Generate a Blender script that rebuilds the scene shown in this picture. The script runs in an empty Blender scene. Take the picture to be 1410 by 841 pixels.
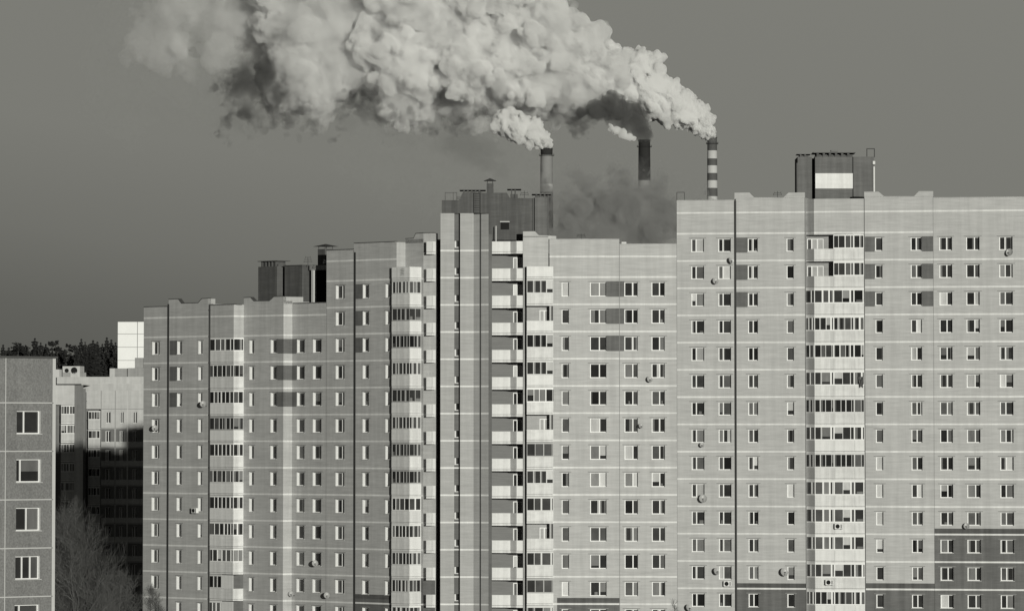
import bpy, bmesh, math, random
import numpy as np
from mathutils import Vector, Matrix

# ------------------------------------------------------------------ camera, sky, sun, exposure
SC = bpy.context.scene
COL = SC.collection
R = math.radians
F, CX, PP, EYE = 8000.0, 705.0, 108.0, 30.0
HOR = 597.0
PITCH = math.atan((HOR - PP) / F)
SUN_AZ, SUN_EL = R(16.0), R(4.9)          # sun behind the camera, a little to its right, very low

cam_d = bpy.data.cameras.new('camera')
cam = bpy.data.objects.new('camera', cam_d)
COL.objects.link(cam)
cam.location = (0, 0, EYE)
cam.rotation_euler = (R(90) + PITCH, 0, 0)
cam_d.sensor_width = 36
cam_d.lens = 36 * F / 1410
cam_d.shift_y = (PP - 420.0) / 1410
cam_d.clip_start, cam_d.clip_end = 1, 30000
SC.camera = cam

w = bpy.data.worlds.new('World')
SC.world = w
w.use_nodes = True
nt = w.node_tree
nt.nodes.clear()
sky = nt.nodes.new('ShaderNodeTexSky')
sky.sky_type = 'NISHITA'
sky.sun_disc = False
sky.sun_elevation = SUN_EL
sky.sun_rotation = math.pi - SUN_AZ
bw = nt.nodes.new('ShaderNodeRGBToBW')
nt.links.new(sky.outputs[0], bw.inputs[0])
tc = nt.nodes.new('ShaderNodeTexCoord')
sep = nt.nodes.new('ShaderNodeSeparateXYZ')
nt.links.new(tc.outputs['Generated'], sep.inputs[0])
ramp = nt.nodes.new('ShaderNodeValToRGB')      # earth-shadow band at the horizon; darkened again overhead to cut the fill light
mr = nt.nodes.new('ShaderNodeMapRange')
mr.inputs[1].default_value = -0.01
mr.inputs[2].default_value = 0.16
# a little darker towards the left of the view
az = nt.nodes.new('ShaderNodeMath'); az.operation = 'MULTIPLY_ADD'
az.inputs[1].default_value = 0.16
nt.links.new(sep.outputs[0], az.inputs[0])
nt.links.new(sep.outputs[2], az.inputs[2])
nt.links.new(az.outputs[0], mr.inputs[0])
nt.links.new(mr.outputs[0], ramp.inputs[0])
cr = ramp.color_ramp
cr.elements[0].position = 0.0
cr.elements[1].position = 1.0
SKY_RAMP = [(0.0, .34), (0.11, .43), (0.19, .555), (0.30, .665), (0.60, .70), (0.72, .45), (1.0, .16)]
while len(cr.elements) < len(SKY_RAMP):
    cr.elements.new(0.5)
for e, (p, v) in zip(cr.elements, SKY_RAMP):
    e.position = p
    e.color = (v, v, v * .895, 1)
mixn = nt.nodes.new('ShaderNodeMixRGB')
mixn.blend_type = 'MULTIPLY'
mixn.inputs[0].default_value = 1
soft = nt.nodes.new('ShaderNodeMath'); soft.operation = 'MULTIPLY_ADD'   # compress the range of the physical sky
soft.inputs[1].default_value = 0.10
soft.inputs[2].default_value = 2.2
clampn = nt.nodes.new('ShaderNodeMath'); clampn.operation = 'MINIMUM'
clampn.inputs[1].default_value = 3.0
nt.links.new(bw.outputs[0], soft.inputs[0])
nt.links.new(soft.outputs[0], clampn.inputs[0])
nt.links.new(clampn.outputs[0], mixn.inputs[1])
nt.links.new(ramp.outputs[0], mixn.inputs[2])
bg = nt.nodes.new('ShaderNodeBackground')
bg.inputs[1].default_value = 0.115
out = nt.nodes.new('ShaderNodeOutputWorld')
nt.links.new(mixn.outputs[0], bg.inputs[0])
nt.links.new(bg.outputs[0], out.inputs[0])

sun_d = bpy.data.lights.new('sun', 'SUN')
sun_d.energy = 3.7
sun_d.angle = R(0.38)
sun_d.color = (1.0, 0.995, 0.90)
sun = bpy.data.objects.new('sun', sun_d)
COL.objects.link(sun)
S_DIR = Vector((math.sin(SUN_AZ) * math.cos(SUN_EL), -math.cos(SUN_AZ) * math.cos(SUN_EL), math.sin(SUN_EL)))
sun.rotation_euler = S_DIR.to_track_quat('Z', 'Y').to_euler()
sun.location = (60, -60, 120)

SC.view_settings.view_transform = 'Standard'
SC.view_settings.look = 'None'
SC.view_settings.exposure = 0
SC.view_settings.gamma = 1
SC.view_settings.use_curve_mapping = False
cy = SC.cycles
cy.max_bounces = 12
cy.diffuse_bounces = 3
cy.glossy_bounces = 3
cy.volume_bounces = 8
cy.transparent_max_bounces = 96
cy.use_denoising = True
cy.sample_clamp_indirect = 4

# ------------------------------------------------------------------ camera rays (pixels of the photograph -> directions)
_f = np.array((0, math.cos(PITCH), math.sin(PITCH)))
_u = np.array((0, -math.sin(PITCH), math.cos(PITCH)))
_r = np.array((1.0, 0, 0))


def ray(px, py):
    return _f + _r * ((px - CX) / F) + _u * ((PP - py) / F)


def pt(px, py, Y):
    d = ray(px, py)
    return Vector((d[0] / d[1] * Y, Y, EYE + d[2] / d[1] * Y))


def kx(px, py):
    d = ray(px, py)
    return d[0] / d[1]


def zof(px, py, Y):
    d = ray(px, py)
    return EYE + d[2] / d[1] * Y


# ------------------------------------------------------------------ materials
def new_mat(name):
    m = bpy.data.materials.new(name)
    m.use_nodes = True
    return m, m.node_tree, m.node_tree.nodes['Principled BSDF']


def mat(name, v, rough=.85, var=.12, scale=(1, 1, 1), s1=.35, s2=3.0, fine=.06, spec=.2, coat=0, metal=0, rnd=0):
    """grey surface: large soft stains, finer mottling, both in object space"""
    m, t, b = new_mat(name)
    b.inputs['Roughness'].default_value = rough
    b.inputs['Specular IOR Level'].default_value = spec
    b.inputs['Metallic'].default_value = metal
    if coat:
        b.inputs['Coat Weight'].default_value = coat
        b.inputs['Coat Roughness'].default_value = .03
    g = t.nodes.new('ShaderNodeTexCoord')
    mp = t.nodes.new('ShaderNodeMapping')
    mp.inputs['Scale'].default_value = scale
    t.links.new(g.outputs['Object'], mp.inputs[0])
    n1 = t.nodes.new('ShaderNodeTexNoise')
    n1.inputs['Scale'].default_value = s1
    n1.inputs['Detail'].default_value = 4
    n2 = t.nodes.new('ShaderNodeTexNoise')
    n2.inputs['Scale'].default_value = s2
    n2.inputs['Detail'].default_value = 3
    for n in (n1, n2):
        t.links.new(mp.outputs[0], n.inputs[0])
    a = t.nodes.new('ShaderNodeMath'); a.operation = 'MULTIPLY_ADD'
    a.inputs[1].default_value = 2 * var * v
    a.inputs[2].default_value = v * (1 - var)
    t.links.new(n1.outputs[0], a.inputs[0])
    c = t.nodes.new('ShaderNodeMath'); c.operation = 'MULTIPLY_ADD'
    c.inputs[1].default_value = 2 * fine * v
    t.links.new(n2.outputs[0], c.inputs[0])
    sb = t.nodes.new('ShaderNodeMath'); sb.operation = 'SUBTRACT'
    sb.inputs[1].default_value = fine * v
    sb.use_clamp = True
    t.links.new(a.outputs[0], c.inputs[2])
    t.links.new(c.outputs[0], sb.inputs[0])
    cc = t.nodes.new('ShaderNodeCombineColor')
    if rnd:      # every pane a little different
        oi = t.nodes.new('ShaderNodeObjectInfo')
        f_ = t.nodes.new('ShaderNodeMath'); f_.operation = 'MULTIPLY_ADD'
        f_.inputs[1].default_value = 2 * rnd; f_.inputs[2].default_value = 1 - rnd
        t.links.new(oi.outputs['Random'], f_.inputs[0])
        g_ = t.nodes.new('ShaderNodeMath'); g_.operation = 'MULTIPLY'
        t.links.new(f_.outputs[0], g_.inputs[0]); t.links.new(sb.outputs[0], g_.inputs[1])
        sb = g_
        # shift the pattern from pane to pane too
        ad = t.nodes.new('ShaderNodeVectorMath'); ad.operation = 'ADD'
        sc_ = t.nodes.new('ShaderNodeMath'); sc_.operation = 'MULTIPLY'; sc_.inputs[1].default_value = 57.0
        t.links.new(oi.outputs['Random'], sc_.inputs[0])
        t.links.new(g.outputs['Object'], ad.inputs[0]); t.links.new(sc_.outputs[0], ad.inputs[1])
        t.links.new(ad.outputs[0], mp.inputs[0])
    for i in range(3):
        t.links.new(sb.outputs[0], cc.inputs[i])
    t.links.new(cc.outputs[0], b.inputs['Base Color'])
    return m


BR = (.45, .45, 5)     # brick courses: mottling stretched along the wall
M = {}
M['brick'] = mat('pale_brick', .395, .9, .09, BR, .25, 1.3, .19)
M['brick_left'] = mat('pale_brick_weathered', .385, .9, .12, BR, .2, 1.3, .19)
M['brick_tower'] = mat('pale_brick_tower', .335, .9, .09, BR, .25, 1.3, .2)
M['brick_mid'] = mat('mid_brick', .27, .9, .09, BR, .25, 1.3, .2)
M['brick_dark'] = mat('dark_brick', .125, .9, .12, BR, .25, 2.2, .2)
M['brick_roof'] = mat('roof_house_brick', .088, .9, .15, BR, .3, 2.2, .25)
M['course'] = mat('white_brick_course', .62, .85, .12, BR, .5, 3, .1)
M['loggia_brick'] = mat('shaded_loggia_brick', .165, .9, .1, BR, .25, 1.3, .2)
M['lintel'] = mat('lintel_steel', .2, .7, .1)
M['reveal'] = mat('plaster_reveal', .56, .8, .08)
M['frame'] = mat('white_window_frame', .72, .45, .06, spec=.4)
M['frame_old'] = mat('old_painted_frame', .55, .6, .15, spec=.3)
M['frame_grey'] = mat('grey_balcony_frame', .36, .6, .15, spec=.3)
M['sill'] = mat('sheet_metal_sill', .5, .5, .1)
M['glass_dark'] = mat('glass_dark_room', .026, .08, .5, s1=1.2, spec=.5, rnd=.6)
M['glass_mid'] = mat('glass_dim_room', .07, .08, .5, s1=.9, spec=.5, rnd=.5)
M['curtain_grey'] = mat('curtain_grey_behind_glass', .13, .35, .5, (1, 1, .2), 1.5, 7, .16, spec=.3, coat=.6, rnd=.45)
M['curtain_light'] = mat('curtain_light_behind_glass', .38, .4, .35, (1, 1, .2), 1.5, 7, .12, spec=.3, coat=.6, rnd=.35)
M['white'] = mat('white_painted_panel', .64, .6, .07, (1, 1, .6), .5, 4, .05)
M['white_worn'] = mat('white_panel_faded', .58, .7, .12, (1, 1, .5), .8, 5, .08)
M['white_old'] = mat('white_panel_weathered', .62, .7, .16, (1, 1, .5), .6, 4, .1)
M['seam_shade_panel'] = mat('grey_seam_and_shade_tone', .40, .7, .1, (1, 1, .6), .5, 4, .06)  # grey of the seams, and shade painted onto a turned balcony facet
M['shade_panel'] = mat('white_panel_shade_tone', .5, .7, .08)  # white panel greyed, putting a facet's shade into its colour
M['slab'] = mat('concrete_slab', .46, .85, .15)
M['flash'] = mat('roof_flashing', .07, .5, .2, spec=.4)
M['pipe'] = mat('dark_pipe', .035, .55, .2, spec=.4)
M['pipe_light'] = mat('pale_pipe', .5, .5, .1, spec=.4)
M['roofing'] = mat('roofing_felt', .06, .9, .3)
M['black'] = mat('black_opening', .012, .9, .2)
M['dish'] = mat('dish_metal', .30, .4, .1, spec=.4)
M['dark_metal'] = mat('dark_metal', .05, .5, .2, spec=.4)
M['concrete'] = mat('aggregate_concrete', .175, .95, .16, (1, 1, 1), .5, 9, .55)
M['concrete_light'] = mat('concrete_joint', .46, .9, .1)
M['panel'] = mat('pale_panel', .43, .9, .12, (1, 1, .7), .2, 2, .1)
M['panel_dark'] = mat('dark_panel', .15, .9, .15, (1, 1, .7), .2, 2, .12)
M['tile'] = mat('white_tile_panel', .72, .7, .05)
M['bark'] = mat('bark_twigs', .125, .9, .25, s1=.6)
M['spruce'] = mat('spruce_needles', .021, .95, .35, s1=.25, s2=1.2, fine=.3)
M['trunk'] = mat('spruce_trunk', .06, .95, .2)
M['ground'] = mat('ground_winter_grass', .12, .95, .3, s1=.02, s2=.3, fine=.3)
M['hill'] = mat('hill_undergrowth', .05, .95, .3, s1=.02, s2=.3, fine=.3)
M['ch_dark'] = mat('chimney_red_paint', .075, .8, .2, s1=.1, s2=.5)
M['ch_light'] = mat('chimney_pale_paint', .40, .8, .2, s1=.1, s2=.5)
M['ch_black'] = mat('sooty_chimney', .022, .9, .3, s1=.1, s2=.5)
M['ch_grey'] = mat('grey_chimney_concrete', .19, .9, .2, s1=.1, s2=.5)


def weather(name, k=.16, panel=2.8):
    """run-off streaks down a wall and slight tone steps from storey to storey"""
    t = M[name].node_tree
    b = t.nodes['Principled BSDF']
    src = b.inputs['Base Color'].links[0].from_socket
    g = t.nodes.new('ShaderNodeTexCoord')
    mp = t.nodes.new('ShaderNodeMapping')
    mp.inputs['Scale'].default_value = (1.1, 1.1, .07)
    t.links.new(g.outputs['Object'], mp.inputs[0])
    n = t.nodes.new('ShaderNodeTexNoise')
    n.inputs['Scale'].default_value = 1.4
    n.inputs['Detail'].default_value = 5
    n.inputs['Roughness'].default_value = .65
    t.links.new(mp.outputs[0], n.inputs[0])
    r = t.nodes.new('ShaderNodeMapRange')
    r.inputs[1].default_value, r.inputs[2].default_value = .35, .65
    r.inputs[3].default_value, r.inputs[4].default_value = 1 - k, 1 + k * .4
    t.links.new(n.outputs[0], r.inputs[0])
    mp2 = t.nodes.new('ShaderNodeMapping')
    mp2.inputs['Scale'].default_value = (.12, .12, 1)
    t.links.new(g.outputs['Object'], mp2.inputs[0])
    n2 = t.nodes.new('ShaderNodeTexNoise')
    n2.inputs['Scale'].default_value = 1.9
    n2.inputs['Detail'].default_value = 6
    n2.inputs['Roughness'].default_value = .8
    t.links.new(mp2.outputs[0], n2.inputs[0])
    r2 = t.nodes.new('ShaderNodeMapRange')
    r2.inputs[1].default_value, r2.inputs[2].default_value = .3, .7
    r2.inputs[3].default_value, r2.inputs[4].default_value = 1 - k * .55, 1 + k * .55
    t.links.new(n2.outputs[0], r2.inputs[0])
    m = t.nodes.new('ShaderNodeMath'); m.operation = 'MULTIPLY'
    t.links.new(r.outputs[0], m.inputs[0]); t.links.new(r2.outputs[0], m.inputs[1])
    x = t.nodes.new('ShaderNodeVectorMath'); x.operation = 'SCALE'
    t.links.new(src, x.inputs[0]); t.links.new(m.outputs[0], x.inputs['Scale'])
    t.links.new(x.outputs[0], b.inputs['Base Color'])


for _n, _k in (('brick', .085), ('brick_left', .10), ('brick_tower', .08), ('brick_mid', .12), ('brick_dark', .2), ('brick_roof', .25), ('white', .12), ('white_old', .22), ('white_worn', .2), ('panel', .12), ('panel_dark', .15), ('concrete', .12), ('shade_panel', .12), ('seam_shade_panel', .12), ('course', .15)):
    weather(_n, _k)


def vol_mat(name, albedo, density, g=0.0):
    m = bpy.data.materials.new(name)
    m.use_nodes = True
    t = m.node_tree
    t.nodes.clear()
    o = t.nodes.new('ShaderNodeOutputMaterial')
    v = t.nodes.new('ShaderNodeVolumePrincipled')
    v.inputs['Color'].default_value = (albedo, albedo, albedo, 1)
    v.inputs['Density'].default_value = density
    v.inputs['Anisotropy'].default_value = g
    t.links.new(v.outputs[0], o.inputs['Volume'])
    m.cycles.homogeneous_volume = True
    return m


# ------------------------------------------------------------------ mesh collector and object helpers
class MB:
    def __init__(self):
        self.v, self.f, self.m, self.slots = [], [], [], []

    def slot(self, m):
        if m not in self.slots:
            self.slots.append(m)
        return self.slots.index(m)

    def poly(self, pts, m):
        i = len(self.v)
        self.v += [tuple(p) for p in pts]
        self.f.append(tuple(range(i, i + len(pts))))
        self.m.append(self.slot(m))

    def box(self, o, a, b, c, m):
        """o corner, a b c edge vectors"""
        o, a, b, c = Vector(o), Vector(a), Vector(b), Vector(c)
        P = [o, o + a, o + a + b, o + b, o + c, o + a + c, o + a + b + c, o + b + c]
        i = len(self.v)
        self.v += [tuple(p) for p in P]
        q = [(0, 3, 2, 1), (4, 5, 6, 7), (0, 1, 5, 4), (1, 2, 6, 5), (2, 3, 7, 6), (3, 0, 4, 7)]
        if a.cross(b).dot(c) < 0:
            q = [t[::-1] for t in q]
        s = self.slot(m)
        for t in q:
            self.f.append(tuple(i + k for k in t))
            self.m.append(s)

    def lbox(self, x0, x1, y0, y1, z0, z1, m):
        self.box((x0, y0, z0), (x1 - x0, 0, 0), (0, y1 - y0, 0), (0, 0, z1 - z0), m)

    def tube(self, p, q, r0, r1, m, n=8, caps=True):
        p, q = Vector(p), Vector(q)
        d = (q - p).normalized()
        a = d.orthogonal().normalized()
        b = d.cross(a)
        i = len(self.v)
        for c, r in ((p, r0), (q, r1)):
            for k in range(n):
                t = 2 * math.pi * k / n
                self.v.append(tuple(c + a * (r * math.cos(t)) + b * (r * math.sin(t))))
        s = self.slot(m)
        for k in range(n):
            l = (k + 1) % n
            self.f.append((i + k, i + l, i + n + l, i + n + k))
            self.m.append(s)
        if caps:
            self.f.append(tuple(i + k for k in range(n))[::-1]); self.m.append(s)
            self.f.append(tuple(i + n + k for k in range(n))); self.m.append(s)

    def mesh(self, name, origin=None):
        me = bpy.data.meshes.new(name)
        v = self.v
        if origin is not None:
            v = [(x - origin[0], y - origin[1], z - origin[2]) for x, y, z in v]
        me.from_pydata(v, [], self.f)
        for k in self.slots:
            me.materials.append(M[k])
        me.polygons.foreach_set('material_index', self.m)
        me.update()
        return me

    def build(self, name, parent=None, origin=None):
        if origin is None and parent is not None:
            origin = world_loc(parent)
        return link(name, self.mesh(name, origin), parent)


WL = {}


def world_loc(o):
    return WL.get(o.name, Vector((0, 0, 0)))


def link(name, me, parent=None, loc=None, rz=None):
    o = bpy.data.objects.new(name, me)
    COL.objects.link(o)
    if parent is not None:
        o.parent = parent
    if loc is not None:
        o.location = Vector(loc) - (world_loc(parent) if parent is not None else Vector())
    if rz is not None:
        o.rotation_euler = (0, 0, rz)
    WL[o.name] = (world_loc(parent) if parent is not None else Vector()) + (o.location if loc is not None else Vector())
    return o


def tag(o, label=None, cat=None, group=None, kind=None):
    for k, v in (('label', label), ('category', cat), ('group', group), ('kind', kind)):
        if v:
            o[k] = v
    return o


def root(name, loc, label, cat, group=None):
    o = bpy.data.objects.new(name, None)
    o.empty_display_size = 1
    COL.objects.link(o)
    o.location = loc
    WL[o.name] = Vector(loc)
    return tag(o, label, cat, group)


# ------------------------------------------------------------------ facade segments
class Seg:
    """a vertical plane through a plan point, running to the viewer's right; theta > 0 comes nearer on the right"""

    def __init__(self, p0, theta=None, d=None):
        self.p = Vector((p0[0], p0[1]))
        self.d = Vector(d) if d else Vector((math.cos(theta), -math.sin(theta)))
        self.n = Vector((self.d.y, -self.d.x))       # outward (towards the camera)
        self.rz = math.atan2(self.d.y, self.d.x)

    def u(self, px, py=400):
        k = kx(px, py)
        return (k * self.p.y - self.p.x) / (self.d.x - k * self.d.y)

    def at(self, u, z=0.0, inn=0.0):
        q = self.p + self.d * u - self.n * inn
        return Vector((q.x, q.y, z))

    def z(self, py, px=None, u=None, pxr=None):
        if u is None:
            u = self.u(px, py)
        q = self.p + self.d * u
        return zof(CX + F * q.x / q.y, py, q.y)

    def off(self, dist):
        """parallel plane, dist metres behind"""
        s = Seg((0, 0), 0)
        s.p, s.d, s.n, s.rz = self.p - self.n * dist, self.d, self.n, self.rz
        return s


def plan(px, Y, py=400):
    k = kx(px, py)
    return Vector((k * Y, Y))


def wall(mb, s, u0, u1, z0, z1, m, openings=(), zones=(), bands=(), bt=.17, rev=.26, revm='reveal'):
    us, zs = {u0, u1}, {z0, z1}
    bl = [(b - bt / 2, b + bt / 2) for b in bands if z0 < b - bt / 2 and b + bt / 2 < z1]
    for a, b in bl:
        zs |= {a, b}
    rects = list(openings) + [z[:4] for z in zones]
    for a, b, c, d in rects:
        for x in (a, b):
            if u0 < x < u1:
                us.add(x)
        for x in (c, d):
            if z0 < x < z1:
                zs.add(x)
    us, zs = sorted(us), sorted(zs)
    for i in range(len(us) - 1):
        if us[i + 1] - us[i] < 1e-5:
            continue
        uc = (us[i] + us[i + 1]) / 2
        op = [o for o in openings if o[0] < uc < o[1]]
        zn = [o for o in zones if o[0] < uc < o[1]]
        run = None
        for j in range(len(zs) - 1):
            zc = (zs[j] + zs[j + 1]) / 2
            mm = m
            if any(o[2] < zc < o[3] for o in op):
                mm = None
            else:
                for o in zn:
                    if o[2] < zc < o[3]:
                        mm = o[4]
                for a, b in bl:
                    if a < zc < b:
                        mm = 'course'
            if run and run[0] == mm:
                run[2] = zs[j + 1]
            else:
                if run and run[0]:
                    mb.poly([s.at(us[i], run[1]), s.at(us[i + 1], run[1]), s.at(us[i + 1], run[2]), s.at(us[i], run[2])], run[0])
                run = [mm, zs[j], zs[j + 1]]
        if run and run[0]:
            mb.poly([s.at(us[i], run[1]), s.at(us[i + 1], run[1]), s.at(us[i + 1], run[2]), s.at(us[i], run[2])], run[0])
    for a, b, c, d in openings:
        if not (u0 - 1e-4 < a and b < u1 + 1e-4):
            continue
        A, B, C_, D = s.at(a, c), s.at(b, c), s.at(b, d), s.at(a, d)
        a2, b2, c2, d2 = s.at(a, c, rev + .1), s.at(b, c, rev + .1), s.at(b, d, rev + .1), s.at(a, d, rev + .1)
        mb.poly([A, D, d2, a2], revm)
        mb.poly([B, b2, c2, C_], revm)
        mb.poly([A, a2, b2, B], revm)
        mb.poly([D, C_, c2, d2], revm)


def body(mb, s, u0, u1, ztop, depth=13.0, m='brick_dark', z0=0.0, inset=.03):
    """roof, back and flanks behind a facade segment"""
    a, b = u0 + inset, u1 - inset
    P = [s.at(a, 0, .45), s.at(b, 0, .45), s.at(b, 0, depth), s.at(a, 0, depth)]
    lo = [Vector((p.x, p.y, z0)) for p in P]
    hi = [Vector((p.x, p.y, ztop)) for p in P]
    front = [s.at(u0, ztop, 0.001), s.at(u1, ztop, 0.001)]
    mb.poly([front[0], front[1], hi[1], hi[0]], 'roofing')
    mb.poly(hi, 'roofing')
    mb.poly([lo[2], lo[3], hi[3], hi[2]], m)
    mb.poly([lo[3], lo[0], hi[0], hi[3]], m)
    mb.poly([lo[1], lo[2], hi[2], hi[1]], m)


def parapet(mb, fl, s, prof, zb, m='brick', thick=.35, flash='flash', over=.05, fh=.07):
    """upstand with the stepped outline prof = [(u, z)...] above height zb, and its metal flashing"""
    for (ua, za), (ub, zb2) in zip(prof[:-1], prof[1:]):
        f0, f1 = s.at(ua, zb), s.at(ub, zb)
        t1, t0 = s.at(ub, zb2), s.at(ua, za)
        g0, g1, h1, h0 = s.at(ua, zb, thick), s.at(ub, zb, thick), s.at(ub, zb2, thick), s.at(ua, za, thick)
        mb.poly([f0, f1, t1, t0], m)
        mb.poly([g1, g0, h0, h1], m)
        mb.poly([t0, t1, h1, h0], m)
        if fl is not None:
            o0, o1 = s.at(ua, za + .005, -over), s.at(ub, zb2 + .005, -over)
            i0, i1 = s.at(ua, za + .005, thick + over), s.at(ub, zb2 + .005, thick + over)
            up = Vector((0, 0, fh))
            fl.poly([o0, o1, o1 + up, o0 + up], flash)
            fl.poly([o0 + up, o1 + up, i1 + up, i0 + up], flash)
            fl.poly([i1, i0, i0 + up, i1 + up], flash)
            fl.poly([o1, o0, i0, i1], flash)
    for (ua, za), sgn in ((prof[0], -1), (prof[-1], 1)):
        q = [s.at(ua, zb), s.at(ua, za), s.at(ua, za, thick), s.at(ua, zb, thick)]
        mb.poly(q if sgn < 0 else q[::-1], m)


# ------------------------------------------------------------------ windows
RNG = random.Random(7)


def pane_cells(mb, x0, x1, z0, z1, y, rng, bright=0.0):
    """what one sash shows: a dim room, a curtain at a side, a blind, a drawn curtain"""
    r = rng.random() - bright
    W, H = x1 - x0, z1 - z0

    def q(a, b, c, d, m):
        mb.poly([(x0 + a * W, y, z0 + c * H), (x0 + b * W, y, z0 + c * H), (x0 + b * W, y, z0 + d * H), (x0 + a * W, y, z0 + d * H)], m)
    if r < .07:
        q(0, 1, 0, 1, 'curtain_light')
    elif r < .20:
        q(0, 1, 0, 1, 'curtain_grey')
    elif r < .25:
        h = rng.uniform(.15, .5)
        q(0, 1, 0, h, 'glass_dark'); q(0, 1, h, 1, 'curtain_grey' if rng.random() < .6 else 'curtain_light')
    elif r < .40:
        a = rng.uniform(.15, .5)
        q(0, a, 0, 1, 'curtain_grey'); q(a, 1, 0, 1, 'glass_dark')
    elif r < .50:
        a = rng.uniform(.5, .85)
        q(0, a, 0, 1, 'glass_dark'); q(a, 1, 0, 1, 'curtain_light' if rng.random() < .3 else 'curtain_grey')
    elif r < .56:
        a, b = rng.uniform(.15, .35), rng.uniform(.65, .85)
        q(0, a, 0, 1, 'curtain_grey'); q(a, b, 0, 1, 'glass_dark'); q(b, 1, 0, 1, 'curtain_grey')
    elif r < .61:
        h = rng.uniform(.12, .35)
        a, b = sorted((rng.uniform(.1, .5), rng.uniform(.5, .95)))
        q(0, 1, h, 1, 'glass_dark'); q(0, a, 0, h, 'glass_dark'); q(a, b, 0, h, 'curtain_grey'); q(b, 1, 0, h, 'glass_dark')
    elif r < .82:
        q(0, 1, 0, 1, 'glass_mid')
    else:
        q(0, 1, 0, 1, 'glass_dark')


def window_kit(w, h, splits, rev, fm='frame', nvar=7, seed=0, fw=.075, bright=0.0):
    """meshes of one window size: frame, several panes, sill. local x along the wall, -y outwards"""
    rng = random.Random(seed)
    fr = MB()
    y0, y1 = rev, rev + .07
    fr.lbox(0, fw, y0, y1, 0, h, fm)
    fr.lbox(w - fw, w, y0, y1, 0, h, fm)
    fr.lbox(fw, w - fw, y0 + .002, y1, 0, fw, fm)
    fr.lbox(fw, w - fw, y0 + .002, y1, h - fw, h, fm)
    xs = [fw] + [w * q for q in splits] + [w - fw]
    for q in splits:
        fr.lbox(w * q - fw * .75, w * q + fw * .75, y0 - .01, y1 - .012, fw, h - fw, fm)
    frame = fr.mesh('window')
    panes = []
    for k in range(nvar):
        p = MB()
        for a, b in zip(xs[:-1], xs[1:]):
            pane_cells(p, a, b, fw, h - fw, rev + .045, rng, bright)
        panes.append(p.mesh('pane'))
    sl = MB()
    sl.lbox(-.06, w + .06, -.09, rev, -.045, -.006, 'sill')
    return frame, panes, sl.mesh('sill')


def put_windows(parent, s, kit, u, zlist, rev=.26, rng=RNG, sill=True):
    frame, panes, sm = kit
    order = []
    for z in zlist:
        wl = s.at(u, z)
        o = link('window', frame, parent, wl, s.rz)
        if not order:
            order = list(panes)
            rng.shuffle(order)
        link('pane', order.pop(), o)
        if sill:
            link('sill', sm, o)


def column(parent, s, ops, px0, px1, bands, top, h, splits, rows, rev=.26, seed=0, yref=400, fm='frame', zones=None, bright=0.0, lint=True, nvar=15):
    """one window column: openings for the wall, and the window objects"""
    u0, u1 = s.u(px0, yref), s.u(px1, yref)
    zl = [bands[k] - top - h for k in rows]
    for z in zl:
        ops.append((u0, u1, z, z + h))
        if zones is not None and lint:
            zones.append((u0 - .22, u1 + .22, z + h + .03, z + h + .10, 'lintel'))
    kit = window_kit(u1 - u0, h, splits, rev, fm, nvar=nvar, seed=seed, bright=bright)
    put_windows(parent, s, kit, u0, zl, rev)
    return u0, u1


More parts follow.
